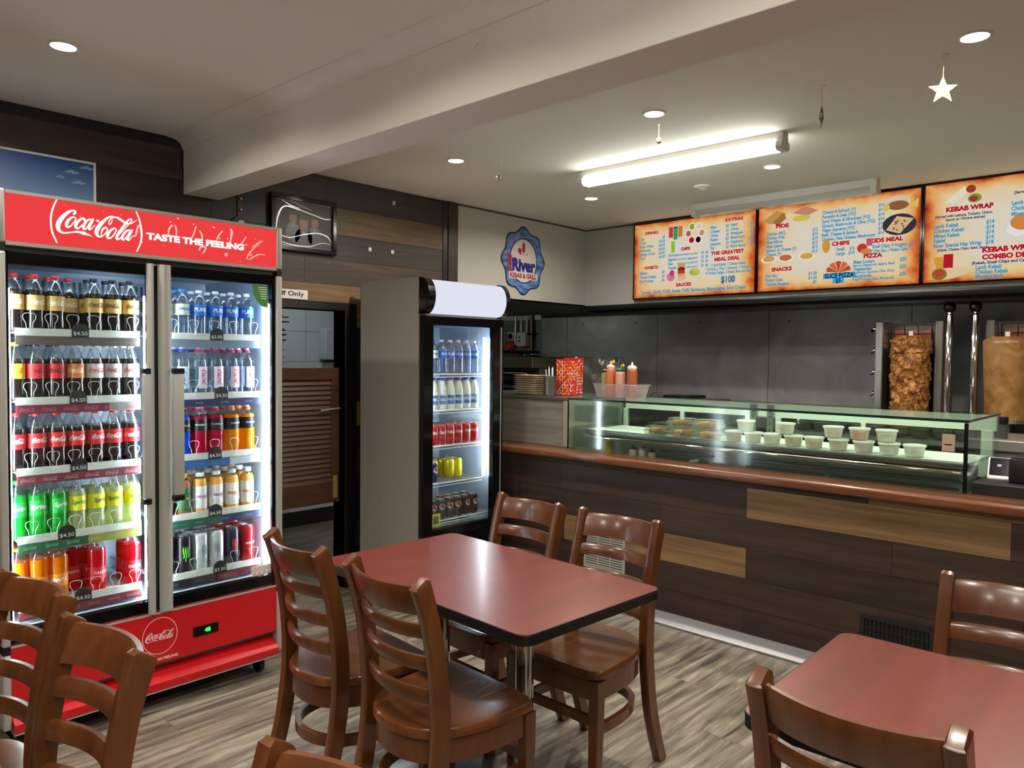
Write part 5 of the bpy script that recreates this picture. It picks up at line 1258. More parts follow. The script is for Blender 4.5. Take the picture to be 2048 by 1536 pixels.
sub(MB().box(GX + .0005, GX + .003, GY1 - .03, GY1 - .022, .46, 1.65), f2, 'silver_edge', M_silver, d)  # narrow silver strip near the right edge of the door
P('base_panel', MB().box(GX - .045, GX - .012, GY0, GY1, .06, .41), M_blackgloss)
for k in range(9): P('base_slot', MB().box(GX - .0115, GX - .009, GY1 - .36 + k * .03, GY1 - .345 + k * .03, .2, .34), M_black)
for yy in (GY0 + .06, GY1 - .06):
    for xx in (GX - .1, GB + .08): P('foot', MB().lathe([(.022, 0), (.022, .02), (.012, .03), (.012, .06)], 12, (xx, yy, 0)), M_black)
P('led_strip', MB().box(GX - .07, GX - .058, GY1 - .115, GY1 - .103, .72, 1.585), glow('fridge2_led', (240, 244, 255), 42.0, True))
P('led_strip', MB().box(GX - .07, GX - .058, GY0 + .05, GY0 + .06, .72, 1.585), glow('fridge2_led', (240, 244, 255), 42.0, True))
P('upright', MB().box(GB + .034, GB + .05, GY0 + .12, GY0 + .135, .45, 1.65), M_silver)
P('upright', MB().box(GB + .034, GB + .05, GY1 - .135, GY1 - .12, .45, 1.65), M_silver)
S2 = [1.365, 1.150, .938, .716, .492]
M_wire = pm('white_wire', (226, 230, 236), .4)
for i, z in enumerate(S2):
    mb = MB(); ya, yb = GY0 + .038, GY1 - .11 if i < 4 else GY1 - .038
    for xx in (GX - .075, GB + .07, (GX + GB) / 2): mb.tube([(xx, ya, z - .006), (xx, yb, z - .006)], .004 if xx > -3.4 else .003, 6)
    mb.tube([(GX - .075, ya, z - .022), (GX - .075, yb, z - .022)], .003, 6)
    for k in range(18): yy = ya + .01 + (yb - ya - .02) * k / 17; mb.tube([(GB + .06, yy, z - .0025), (GX - .07, yy, z - .0025)], .0018, 5)
    P('shelf', mb, M_wire, smooth=True)
stk = P('price_card', MB().box(GX - .066, GX - .064, GY0 + .082, GY0 + .19, .462, .535), pm('card_yellow', (232, 216, 20), .5))
mb = MB(); mb.rect(GY0 + .135, GY0 + .175, .475, .52, lambda u, v: (GX - .0635, u, v)); mb.rect(GY0 + .095, GY0 + .125, .515, .522, lambda u, v: (GX - .0635, u, v))
sub(mb, f2, 'card_print', pm('card_grey', (90, 100, 110), .5), stk, fix=False)
GYS = [GY0 + .1 + .0672 * k for k in range(7)]
stock2 = [[['spring', 'spring', 'still', 'still', 'still', 'still', 'still'], [None, 'spring', 'still', 'still', 'still', 'still', 'still']],
          [['dark_can', 'milk', 'milk', 'milk', 'milk', 'milk', 'milk'], ['milk', 'milk', 'milk', 'milk', 'milk', 'milk', 'milk']],
          [['tan_can', 'cola_can', 'cola_can', 'cola_can', 'cola_can', 'cola_can', 'cola_can'], ['tan_can', 'cola_can', 'cola_can', 'cola_can', 'cola_can', 'cola_can', 'cola_can'], ['tan_can', 'cola_can', 'cola_can', 'cola_can', 'cola_can', 'cola_can', 'cola_can']],
          [['green_can', 'blue_can', None, None, None, None, None], ['green_can', 'blue_can', 'yellow_can', None, 'yellow_can', 'yellow_can', None], ['green_can', 'blue_can', 'yellow_can', 'yellow_can', 'yellow_can', 'yellow_can', None], ['yellow_can', 'yellow_can', 'yellow_can', 'yellow_can', None, None, None]],
          [['blue_can', 'max_can', 'max_can', 'max_can', 'max_can', 'max_can', 'max_can'], ['blue_can', 'max_can', 'max_can', 'max_can', 'max_can', 'max_can', 'max_can']]]
ROWN.append('rear row')
for i, rws in enumerate(stock2):
    for r_, row in enumerate(rws):
        seen = {}; tot = {k: row.count(k) for k in row}
        for c_, k in enumerate(row):
            if k is None: continue
            seen[k] = seen.get(k, -1) + 1
            num = ('%s ' % ORD[seen[k]]) if tot[k] > 1 else ''
            lab = '%s%s, %s, %s shelf of the grey fridge' % (num, kind_phrase(k), ROWN[r_], SHN[i])
            drink(k, GX - .115 - r_ * .074, GYS[c_], S2[i] - .0002, lab, 'drinks on the shelves of the grey single door fridge', random.uniform(-.3, .3) - .1)

# ================================================================== TABLES AND CHAIRS
M_tabtop = wood('table_laminate', (88, 35, 29), (106, 44, 36), (120, 54, 44), stretch=(6, .8, 6), scale=1.6, rough=.3, coat=.25, rnd=0, bump=.0, contrast=.3)
M_tabedge = pm('table_edge_black', (12, 14, 15), .35)
def rrect(w, d, r, n=5):
    out = []
    for cx_, cy_, a0 in ((w / 2 - r, d / 2 - r, 0), (-w / 2 + r, d / 2 - r, PI / 2), (-w / 2 + r, -d / 2 + r, PI), (w / 2 - r, -d / 2 + r, 1.5 * PI)):
        for k in range(n + 1): a = a0 + PI / 2 * k / n; out.append((cx_ + r * math.cos(a), cy_ + r * math.sin(a)))
    return out
def table(x, y, w, d, rz, label, cols):
    t = empty('dining_table', (x, y, 0), label, 'table', 'red topped pedestal dining tables', rz)
    MB().prism(rrect(w - .008, d - .008, .036), lambda u, v, h: (u, v, h), .735, .7425).build('table_top', M_tabtop, t)
    ed = rrect(w - .003, d - .003, .038); n = len(ed)
    mb = MB()
    mb.prism(ed, lambda u, v, h: (u, v, h), .712, .7345)
    ring = []
    for s_, z_ in ((1.0, .7346), (1.0025, .7385), (1.0, .7415), (.9935, .7415), (.9935, .7346)):
        ring.append([(u * s_, v * s_, z_) for u, v in ed])
    V = [p for r_ in ring for p in r_]; F = []
    for i in range(5):
        for k in range(n): k2 = (k + 1) % n; i2 = (i + 1) % 5; F.append((i * n + k, i * n + k2, i2 * n + k2, i2 * n + k))
    mb.add(V, F)
    mb.build('table_edge', M_tabedge, t, smooth=True)
    for cx_ in cols:
        c_ = MB().lathe([(.03, .012), (.03, .70)], 22, (cx_, .02, 0)).build('column', M_chrome, t, smooth=True)
        MB().lathe([(0, .001), (.2, .001), (.205, .004), (.2, .012), (.05, .03), (.031, .034)], 36, (cx_, .02, 0), cap=False).build('base_disc', pm('base_grey_steel', (150, 152, 154), .22, 1.0), t, smooth=True)
        MB().box(cx_ - .03, cx_ + .03, -.26, .28, .694, .7115).box(cx_ - .2, cx_ + .2, -.01, .05, .694, .7115).build('bracket', M_black, t)
table(-1.797, 1.78, 1.03, .625, math.radians(-2.6), 'red laminate dining table in the middle with black edge and four chairs', (-.23, .19))
table(-.20, 1.78, 1.03, .64, math.radians(1.5), 'red laminate dining table at the lower right corner', (-.2, .2))
table(-2.03, .04, 1.03, .64, math.radians(-1), 'red laminate dining table whose corner shows at the bottom left', (-.2, .2))
table(-.62, .02, 1.03, .64, math.radians(-1), 'red laminate dining table below the bottom edge of the picture', (-.2, .2))

M_ch = wood('chair_wood', (70, 37, 17), (90, 50, 23), (112, 66, 34), stretch=(7, 7, 1.2), scale=3, rough=.28, coat=.45, rnd=.06, bump=.02, contrast=.3)
M_chs = wood('chair_seat_wood', (70, 38, 18), (94, 54, 26), (120, 74, 40), stretch=(8, 1.2, 7), scale=2.4, rough=.26, coat=.5, rnd=.06, bump=.02, contrast=.3)
half = spline([(0, .208), (.11, .206), (.165, .202), (.192, .19), (.204, .165), (.204, .10), (.200, .03), (.188, -.045), (.160, -.115), (.112, -.165), (.06, -.188), (0, -.195)], 3)
outline = half + [(-x_, y_) for x_, y_ in reversed(half[1:-1])]
def ring_mesh(out, inn, z0, z1):
    n = len(out); V = [(x_, y_, z0) for x_, y_ in out] + [(x_, y_, z1) for x_, y_ in out] + [(x_, y_, z1) for x_, y_ in inn] + [(x_, y_, z0) for x_, y_ in inn]
    F = []
    for i in range(4):
        for k in range(n): k2 = (k + 1) % n; i2 = (i + 1) % 4; F.append((i * n + k, i * n + k2, i2 * n + k2, i2 * n + k))
    return V, F
def scl(o, s_): return [(x_ * s_, y_ * s_) for x_, y_ in o]
post = spline([(-.238, 0), (-.20, .10), (-.165, .22), (-.142, .36), (-.136, .46), (-.140, .56), (-.155, .68), (-.180, .79), (-.206, .872)], 4)
def post_y(z):
    for (y0, z0), (y1, z1) in zip(post[:-1], post[1:]):
        if z0 <= z <= z1: return y0 + (y1 - y0) * (z - z0) / (z1 - z0)
    return post[-1][0]
def make_chair():
    t = empty('dining_chair', (0, 0, 0))
    # seat: slightly dished slab
    n = len(outline)
    V = []; F = []
    for s_, z_ in ((.965, .424), (1.0, .430), (1.0, .449), (.975, .456), (.85, .4555), (.6, .451), (.3, .449)):
        V += [(x_ * s_, y_ * s_ + (1 - s_) * .01, z_) for x_, y_ in outline]
    for i in range(6):
        for k in range(n): k2 = (k + 1) % n; F.append((i * n + k, i * n + k2, (i + 1) * n + k2, (i + 1) * n + k))
    F.append(tuple(range(n - 1, -1, -1))); F.append(tuple(6 * n + k for k in range(n)))
    MB().add(V, F).build('seat', M_chs, t, smooth=True)
    MB().add(*ring_mesh(scl(outline, .955), scl(outline, .86), .358, .4235)).build('apron', M_ch, t, smooth=True)
    for s_ in (-1, 1):
        px_ = .168 * s_
        def sec(tt):
            w_ = .0165; d_ = .019 + .004 * math.sin(PI * tt) + (.006 * max(0, (tt - .8) / .2) ** 1)
            return [(-w_, -d_), (-w_ * .55, -d_ * 1.12), (w_ * .55, -d_ * 1.12), (w_, -d_), (w_, d_), (w_ * .55, d_ * 1.12), (-w_ * .55, d_ * 1.12), (-w_, d_)]
        pts = [(px_ - .006 * s_ * (z_ > .45) * (z_ - .45), y_, z_) for y_, z_ in post]
        pts.append((pts[-1][0], pts[-1][1] - .004, pts[-1][2] + .006))
        MB().sweep(pts, lambda tt: sec(tt) if tt < .995 else [(a * .75, b * .75) for a, b in sec(1)], up=(0, 1, 0)).build('back_leg', M_ch, t, smooth=True)
        MB().sweep([(.183 * s_, .176, .4235), (.183 * s_, .178, .2), (.180 * s_, .18, 0)], lambda tt: [(a * (1 - .28 * tt), b * (1 - .28 * tt)) for a, b in ((-.021, -.018), (-.018, -.021), (.018, -.021), (.021, -.018), (.021, .018), (.018, .021), (-.018, .021), (-.021, .018))], up=(0, 1, 0)).build('front_leg', M_ch, t, smooth=True)
    def rail(name, z0, z1, th, bulge):
        zc = (z0 + z1) / 2; hh = (z1 - z0) / 2
        ys = post_y(zc); lean = (post_y(min(z1, .87)) - post_y(z0)) / (z1 - z0)
        pts = []
        for k in range(17):
            u = -1 + 2 * k / 16
            pts.append((.166 * u, ys - bulge * (1 - u * u) + .004, zc))
        s_ = [(-th, -hh), (th * .7, -hh), (th, -hh * .6), (th, hh * .6), (th * .5, hh), (-th * .5, hh), (-th, hh * .6), (-th, -hh * .6)]
        s_ = [(a - b * 0, b) for a, b in s_]
        mb = MB().sweep(pts, s_)
        mb.v = [(p[0], p[1] + lean * (p[2] - zc), p[2]) for p in mb.v]
        mb.build(name, M_ch, t, smooth=True)
    rail('top_rail', .785, .866, .011, .05)
    for z0 in (.716, .624, .531): rail('slat', z0, z0 + .04, .0105, .045)
    # bent stretcher hoop and front stretcher
    hoop = spline([(.176, .17), (.183, .08), (.176, -.02), (.145, -.11), (.085, -.165), (0, -.185), (-.085, -.165), (-.145, -.11), (-.176, -.02), (-.183, .08), (-.176, .17)], 3)
    MB().sweep([(x_ * .93, y_ * .93, .245) for x_, y_ in hoop], [(-.009, -.017), (.009, -.017), (.009, .017), (-.009, .017)]).build('hoop_stretcher', M_ch, t, smooth=True)
    MB().sweep([(-.165, .178, .285), (.165, .178, .285)], [(-.009, -.015), (.009, -.015), (.009, .015), (-.009, .015)]).build('front_stretcher', M_ch, t)
    return t
chair0 = make_chair()
G_ = 'brown ladder back dining chairs'
chairs = [(-2.128, 1.49, math.radians(-4), 'brown chair at the front of the middle table, nearest the red fridge'),
          (-1.662, 1.485, math.radians(-3), 'brown chair at the front of the middle table with its whole seat showing'),
          (-2.09, 2.145, math.radians(177), 'brown chair behind the middle table, in front of the grey fridge'),
          (-1.63, 2.142, math.radians(180), 'brown chair behind the middle table, in front of the pale counter vent'),
          (-.452, 1.555, math.radians(0), 'brown chair back in the lower right foreground, pushed up to the right table'),
          (-.37, 2.155, math.radians(180), 'brown chair behind the right table, against the counter front'),
          (-2.18, .375, math.radians(-173), 'brown chair at the left edge in front of the red fridge'),
          (-1.69, .37, math.radians(-176), 'brown chair in the left foreground, second from the left edge'),
          (-.86, .40, math.radians(-176), 'brown chair of which only a top corner shows at the bottom edge')]
for k, (x_, y_, rz, l_) in enumerate(chairs):
    c_ = chair0 if k == 0 else dup(chair0)
    c_.location = (x_, y_, 0); c_.rotation_euler = (0, 0, rz); tag(c_, l_, 'chair', G_)

# ---- saloon door in the staff doorway
dr = empty('door_1', (XW - .06, 2.4, 0), 'brown louvred saloon door leaf in the staff doorway', 'door', kind='structure'); P = Part(dr)
M_sal = wood('saloon_wood', (52, 30, 18), (70, 42, 25), (86, 54, 33), stretch=(8, 1, 8), scale=3, rough=.45, rnd=.15)
DYa, DYb, DZa, DZb = 2.30, 2.745, .545, 1.388
xd0, xd1 = XW - .075, XW - .045
P('stile', MB().box(xd0, xd1, DYa, DYa + .045, DZa, DZb), M_sal, bevel=.003); P('stile', MB().box(xd0, xd1, DYb - .055, DYb, DZa, DZb), M_sal, bevel=.003)
P('top_rail', MB().box(xd0, xd1, DYa + .045, DYb - .055, DZb - .075, DZb), M_sal, bevel=.003); P('bottom_rail', MB().box(xd0, xd1, DYa + .045, DYb - .055, DZa, DZa + .135), M_sal, bevel=.003)
LV = MB().prism([(-.012, .018), (.004, -.018), (.012, -.018), (-.004, .018)], lambda u, v, d: (u, d, v), -(DYb - DYa - .10) / 2, (DYb - DYa - .10) / 2).mesh('louvre', M_sal)
for k in range(21): obj('louvre', LV, dr, (.0, (DYa + .045 + DYb - .055) / 2 - 2.4, DZa + .152 + k * .0302))
P('hinge_plate', MB().box(xd1, xd1 + .006, DYb - .05, DYb - .02, DZa + .03, DZa + .17), pm('worn_brass', (170, 150, 92), .45, .5))
P('pull_bar', MB().tube([(xd1 + .012, 2.60, 1.125), (xd1 + .012, 2.74, 1.135)], .006, 8), M_silver, smooth=True)
# things in the room behind
t = empty('towel_dispenser', (-5.745, 3.8, 1.42), 'white paper towel dispenser on the tiled wall behind the door', 'dispenser'); P = Part(t)
P('cover', MB().box(-5.749, -5.65, 3.695, 3.915, 1.425, 1.695), pm('dispenser_white', (196, 202, 204), .35), bevel=.012, seg=3)
P('tear_slot', MB().box(-5.72, -5.66, 3.73, 3.88, 1.41, 1.4245), M_black)
P('window', MB().box(-5.6497, -5.6485, 3.785, 3.825, 1.585, 1.592), pm('dispenser_grey', (110, 116, 118), .4))
t = empty('soap_dispenser', (-5.745, 3.8, 1.25), 'grey soap dispenser below the paper towel box', 'dispenser'); P = Part(t)
P('cover', MB().box(-5.749, -5.67, 3.72, 3.90, 1.24, 1.405), pm('soap_grey', (120, 122, 122), .4), bevel=.01, seg=2)
P('window', MB().lathe([(0, .0), (.018, .0)], 14, (-5.6695, 3.81, 1.36), 'x', cap=False), M_letter_white)
rk = empty('wire_rack', (-4.9, 2.74, 0), 'tall wire rack with black prongs just inside the staff doorway', 'rack'); P = Part(rk)
M_wr = pm('rack_wire', (70, 76, 80), .4, .6)
for yy in (2.70, 2.775): P('upright', MB().tube([(-4.9, yy, 0), (-4.9, yy, 1.95)], .006, 8), M_wr, smooth=True)
for k in range(26): zz = .35 + k * .06; P('rung', MB().tube([(-4.9, 2.70, zz), (-4.9, 2.775, zz + .05)], .003, 6), M_wr)
for k in range(18): zz = .95 + k * .05; P('prong', MB().tube([(-4.9, 2.78, zz), (-4.9, 2.86, zz + .002)], .0025, 6), M_wr)
for k, (zz, l_) in enumerate([(1.80, .11), (1.735, .115), (1.70, .12), (1.64, .09), (1.61, .10), (1.57, .095)]):
    P('black_prong', MB().box(-4.91, -4.89, 2.68, 2.775 + l_, zz - .005, zz + .005), M_black, bevel=.002)

# ================================================================== MENU SCREENS
def parchment():
    m = bpy.data.materials.new('menu_parchment'); m.use_nodes = True
    nt = m.node_tree; N = nt.nodes; L = nt.links; N.remove(N['Principled BSDF'])
    tc = N.new('ShaderNodeTexCoord'); sp = N.new('ShaderNodeSeparateXYZ'); L.new(tc.outputs['Generated'], sp.inputs[0])
    def edge(o):
        a = N.new('ShaderNodeMath'); a.operation = 'SUBTRACT'; a.inputs[1].default_value = .5; L.new(o, a.inputs[0])
        b = N.new('ShaderNodeMath'); b.operation = 'ABSOLUTE'; L.new(a.outputs[0], b.inputs[0]); return b.outputs[0]
    mx = N.new('ShaderNodeMath'); mx.operation = 'MAXIMUM'; L.new(edge(sp.outputs['X']), mx.inputs[0]); L.new(edge(sp.outputs['Z']), mx.inputs[1])
    n = N.new('ShaderNodeTexNoise'); n.inputs['Scale'].default_value = 7; n.inputs['Detail'].default_value = 6; L.new(tc.outputs['Object'], n.inputs['Vector'])
    mu = N.new('ShaderNodeMath'); mu.operation = 'MULTIPLY_ADD'; mu.inputs[1].default_value = .16; L.new(n.outputs[0], mu.inputs[0]); L.new(mx.outputs[0], mu.inputs[2])
    r = N.new('ShaderNodeValToRGB'); e = r.color_ramp.elements
    e[0].position = .30; e[0].color = lin((230, 220, 200)); e[1].position = .605; e[1].color = lin((140, 36, 28))
    for p_, c_ in ((.47, (238, 212, 164)), (.535, (238, 174, 100)), (.575, (214, 100, 44))): k = e.new(p_); k.color = lin(c_)
    L.new(mu.outputs[0], r.inputs[0])
    em = N.new('ShaderNodeEmission'); em.inputs[1].default_value = MENU_STRENGTH; L.new(r.outputs[0], em.inputs[0]); L.new(em.outputs[0], N['Material Output'].inputs['Surface'])
    return m
M_parch = parchment()
def pr(rgb): return glow('menu_%d_%d_%d' % rgb, rgb, MENU_STRENGTH)
RED, BLUE, NAVY, CREAM = pr((190, 22, 44)), pr((56, 158, 206)), pr((24, 70, 130)), pr((250, 236, 214))
class Screen:
    def __init__(s, x0, x1, z0, z1, label):
        s.x0, s.w, s.z1, s.h = x0, x1 - x0, z1, z1 - z0
        y = YH - .045
        s.t = empty('menu_screen', ((x0 + x1) / 2, y, z0), label, 'menu screen', 'backlit menu screens above the kitchen')
        P = Part(s.t); b = .012
        P('bezel', MB().box(x0 - b, x1 + b, y, y + .04, z0 - b, z0).box(x0 - b, x1 + b, y, y + .04, z1, z1 + b).box(x0 - b, x0, y, y + .04, z0, z1).box(x1, x1 + b, y, y + .04, z0, z1), M_blackgloss, bevel=.002)
        P('screen_panel', MB().box(x0, x1, y + .004, y + .03, z0, z1), M_parch)
        s.P = P; s.y = y + .003; s.art = MB(); s.q = 0; s.last = None
    def fn(s, u, v, d=0): return lambda a, b: (s.x0 + u * s.w + a, s.y - d, s.z1 - v * s.h + b)
    def put(s, name, mb): off(mb, s.t).build(name, None, s.t, fix=False)
    def head(s, t_, u, v, w, h=.045):
        mb = MB()
        mb.use(CREAM).flat(fitted(t_, w * s.w * 1.03, h * s.h * 1.15, bold=.09), s.fn(u, v, .0002))
        mb.use(RED).flat(fitted(t_, w * s.w, h * s.h, bold=.06), s.fn(u, v, .0006))
        s.put('heading_lettering', mb)
    def line(s, t_, u, v, h=.026, mat=None, w=None, anchor='l', bold=.04, mb=None):
        V, F = text(t_, 1.0, 'LEFT', bold)
        xs = [p[0] for p in V]; k = h * s.h / .66
        wid = (max(xs) - min(xs)) * k
        sx = .82 if w is None else w * s.w / wid
        W_ = wid * sx; x_off = {'l': 0, 'c': -W_ / 2, 'r': -W_}[anchor]
        own = mb is None; mb = mb or MB()
        mb.use(mat or BLUE).add([s.fn(u, v, .0006)((p[0] - min(xs)) * k * sx + x_off, p[1] * k) for p in V], F)
        if own: s.put('menu_lettering', mb)
    def items(s, L_, u, v, dv, up=None, h=.034, w=None):
        for k, it in enumerate(L_):
            n_, p_ = it if isinstance(it, tuple) else (it, None); mb = MB()
            s.line(n_, u, v + dv * k, h, w=None if w is None else w * len(n_), mb=mb)
            s.put('menu_lettering', mb)
            if p_ and up: s.line(p_, up, v + dv * k, h, anchor='r')
    def pic(s, u, v):
        if s.last is None or abs(u - s.last[0]) > .075 or abs(v - s.last[1]) > .13:
            s.flush()
        s.last = (u, v)
    def flush(s):
        if s.art.v: s.put('food_picture', s.art)
        s.art = MB()
    def ell(s, u, v, ru, rv, rgb, d=None, n=18):
        s.pic(u, v); s.q += 1; s.art.use(pr(rgb)).disc(0, 0, ru * s.w, rv * s.h, s.fn(u, v, .0002 + .00004 * s.q), n)
    def quad(s, pts, rgb):
        s.pic(sum(p[0] for p in pts) / len(pts), sum(p[1] for p in pts) / len(pts))
        s.q += 1; f = lambda u, v: s.fn(u, v, .0002 + .00004 * s.q)(0, 0)
        s.art.use(pr(rgb)).add([f(*p) for p in pts], [tuple(range(len(pts)))])
    def bar(s, u0, u1, v0, v1, rgb): s.quad([(u0, v1), (u1, v1), (u1, v0), (u0, v0)], rgb)
    def done(s): s.flush()
ZM0, ZM1 = 1.945, 2.525
s = Screen(-3.475, -2.455, ZM0, ZM1, 'leftmost menu screen listing drinks, dips, sweets, extras and a meal deal')
s.head('DRINKS', .155, .125, .12); s.items([('Can', '$3'), ('Coke', '$4.50'), ('Pump Water', '$4.50'), ('Powerade', '$4.50'), ('Energy Drinks', '$5.50'), ('Juice', '$4.50')], .05, .20, .052, .275)
s.head('EXTRAS', .84, .075, .14); s.items([('Meat', '$4'), ('Cheese', '$1'), ('Olives', '$1'), ('Falafel', '$2'), ('Jalapeno', '$1'), ('Dip', '$1')], .655, .15, .053, .80); s.items([('Salad', '$1'), ('Onion', '$1'), ('Pineapple', '$1'), ('Mushroom', '$1'), ('Capsicum', '$1'), ('Extra Sauce', '$1')], .815, .145, .053, .985)
s.head('DIPS', .455, .385, .075); 
for k, (a, b) in enumerate([('Hummus', '(blended chickpeas with tahini)'), ('Eggplant', '(smoked eggplant)'), ('Beet', '(beetroot & yoghurt)'), ('Tzatziki', '(yoghurt with garlic)')]):
    s.line(a, .305, .455 + .056 * k, .032); s.line(b, .385, .458 + .056 * k, .022, w=.17); s.line('$5', .605, .455 + .056 * k, .03, anchor='r'); s.line('$8', .64, .455 + .056 * k, .03, anchor='r')
s.head('THE GREATEST', .79, .48, .26, .05); s.head('MEAL DEAL', .79, .56, .2, .05)
s.line('1 Lamb Kebab, 1 Chicken Kebab,', .80, .63, .032, w=.27, anchor='c'); s.line('4 Dolma, 1 Pide, 1 Hummus, 1 Haloumi,', .80, .68, .032, w=.34, anchor='c'); s.line('4 Turkish Delight, 4 Bread, Rice and Salad', .80, .73, .032, w=.36, anchor='c')
s.line('$100', .80, .825, .075, NAVY, anchor='c', bold=.04); s.line('$100', .80, .825, .07, BLUE, anchor='c', bold=.02)
s.head('SWEETS', .155, .595, .125); s.items([('Baklava', '$3'), ('Turkish Delight', '$3'), ('Rice Pudding', '$6')], .05, .665, .055, .275)
s.head('SAUCES', .44, .85, .13, .05); s.line('Tomato, Garlic, Chilli, Sweet Chilli, Barbecue, Mayonnaise, Sour Cream', .5, .93, .042, w=.88, anchor='c')
for u, c_ in ((.325, (196, 60, 80)), (.365, (40, 60, 160)), (.405, (210, 120, 60))): s.bar(u - .018, u + .018, .08, .22, c_)
s.bar(.347, .383, .1, .25, (60, 160, 90)); s.bar(.33, .36, .27, .42, (140, 200, 60)); s.bar(.365, .39, .27, .42, (220, 220, 240))
for k, c_ in enumerate([(150, 160, 60), (226, 206, 176), (210, 150, 100), (20, 20, 22), (190, 20, 30), (180, 110, 50)]):
    a = PI / 2 + .5 - k * PI / 3; u, v = .53 + .055 * math.cos(a), .195 - .1 * math.sin(a); s.ell(u, v, .028, .052, (244, 240, 232)); s.ell(u, v, .021, .04, c_)
s.ell(.33, .74, .035, .06, (220, 120, 160)); s.ell(.34, .69, .02, .04, (200, 60, 120))
for v, c_ in ((.60, (214, 160, 90)), (.65, (120, 50, 30)), (.69, (190, 60, 40)), (.735, (220, 170, 100)), (.77, (230, 190, 140))): s.ell(.42, v, .032, .032, c_)
s.ell(.53, .70, .045, .045, (170, 190, 70)); s.ell(.545, .69, .03, .03, (220, 190, 80))
s.done()

s = Screen(-2.43, -1.385, ZM0, ZM1 + .005, 'middle menu screen listing pide, snacks, chips, kids meal and pizza')
s.head('PIDE', .165, .235, .09, .05); s.items([('Chicken BBQ', '$13'), ('Chicken Pide', '$13'), ('Meat Mince', '$13'), ('Meat Salami', '$13'), ('Spinach & Cheese (V)', '$13'), ('Cheese (V)', '$13')], .055, .32, .049, .40)
s.head('SNACKS', .165, .745, .14, .05); s.items([('Dim Sim', '$1.50'), ('Potato Cake', '$1.50'), ('Chicken Nuggets', '$7')], .055, .82, .05, .40)
s.items(['Cheese & Spinach (V)', 'Pumpkin & Leek (VG)', 'Spicy Potato & Silverbeet (VG)', 'Spinach, Mushroom & Olive (VG)', 'Vegan Supreme (VG)', 'Beef, Cheese & Spinach', 'Chicken, Feta Cheese, Mushroom'], .425, .14, .051, h=.034)
for k in range(7): s.line('$14', .80, .13 + .05 * k, .032, anchor='r')
s.head('CHIPS', .545, .505, .11, .05); s.items([('Small', '$ 6'), ('Large', '$10')], .52, .57, .05, .63)
s.head('KIDS MEAL', .815, .51, .19, .05); s.line('Small Chips, 4 Nuggets,', .735, .575, .034, w=.2); s.line('1 Dim Sim, 1 Potato Cake', .735, .625, .034, w=.2); s.line('$12', .975, .59, .034, anchor='r')
s.head('PIZZA', .74, .67, .11, .05)
for k, (a, b) in enumerate([('Meat Lovers', 'Bacon, Pepperoni, Salami, Beef'), ('Vegetarian', 'Mushroom, Capsicum, Olive, Onion'), ('Margherita', 'Fresh Tomato, Basil, Mozzarella')]):
    s.line(a, .625, .73 + .078 * k, .036); s.line(b, .625, .768 + .078 * k, .026, w=.24); s.line('$20', .93, .735 + .078 * k, .034, anchor='r')
s.bar(.44, .64, .835, .895, (60, 170, 220)); s.bar(.50, .57, .895, .95, (60, 170, 220))
s.line('SLICE PIZZA', .54, .865, .05, pr((20, 40, 70)), w=.18, anchor='c', bold=.03); s.line('$5', .535, .925, .045, pr((20, 40, 70)), anchor='c', bold=.03)
s.quad([(.03, .16), (.12, .05), (.19, .1), (.14, .2), (.08, .2)], (196, 150, 84)); s.quad([(.1, .18), (.17, .08), (.19, .15), (.13, .24)], (166, 116, 60)); s.quad([(.23, .1), (.32, .04), (.40, .1), (.33, .15)], (206, 140, 110)); s.ell(.29, .17, .06, .035, (210, 200, 90))
for u, c_ in ((.075, (214, 160, 90)), (.19, (200, 110, 60)), (.33, (214, 170, 80))): s.ell(u, .62, .055, .045, (240, 234, 226)); s.ell(u, .615, .042, .036, c_)
s.ell(.455, .52, .025, .08, (210, 160, 60))
for k in range(5):
    a0 = PI - .1 - k * .6; s.quad([(.535, .83), (.535 + .075 * math.cos(a0), .83 - .125 * math.sin(a0)), (.535 + .08 * math.cos(a0 - .28), .83 - .13 * math.sin(a0 - .28)), (.535 + .075 * math.cos(a0 - .52), .83 - .125 * math.sin(a0 - .52))], (216, 110, 60) if k % 2 else (200, 80, 50))
s.ell(.87, .12, .075, .07, (226, 206, 176)); s.ell(.875, .155, .06, .05, (150, 96, 60)); s.quad([(.94, .16), (.99, .1), (.985, .2)], (226, 200, 100)); s.ell(.81, .17, .02, .04, (210, 200, 110))
s.ell(.885, .36, .095, .115, (52, 54, 64)); s.quad([(.81, .41), (.87, .27), (.965, .31), (.89, .46)], (222, 190, 140))
for k in range(14): s.ell(.85 + .07 * random.random(), .32 + .1 * random.random(), .006, .01, (150, 90, 60))
s.ell(.675, .58, .03, .05, (204, 60, 50)); s.ell(.70, .62, .035, .03, (206, 140, 80)); s.bar(.70, .735, .48, .56, (206, 90, 120))
s.done()

s = Screen(-1.36, -.325, ZM0, ZM1 + .01, 'rightmost menu screen listing kebab wraps and combo deals, cut by the picture edge')
s.head('KEBAB WRAP', .23, .27, .24, .052); s.line('(Served with Lettuce, Tomato, Onion,', .20, .335, .024, NAVY, w=.29, anchor='c'); s.line('Sauce or Choice extras)', .21, .372, .024, NAVY, w=.2, anchor='c')
s.items([('Lamb Kebab', '$14'), ('Chicken Kebab', '$14'), ('Mixed Kebab', '$14'), ('Falafel', '$14'), ('River Special Hsp Wrap', '$18')], .05, .43, .05, .355, h=.036)
s.line('(Kebab, Cheese, Chips, Salad, Sauce)', .2, .675, .022, NAVY, w=.26, anchor='c')
s.head('KEBAB WRAP', .43, .705, .26, .055); s.head('COMBO DEAL', .43, .775, .26, .055); s.line('(Kebab, Small Chips and Can Water)', .42, .83, .026, NAVY, w=.34, anchor='c')
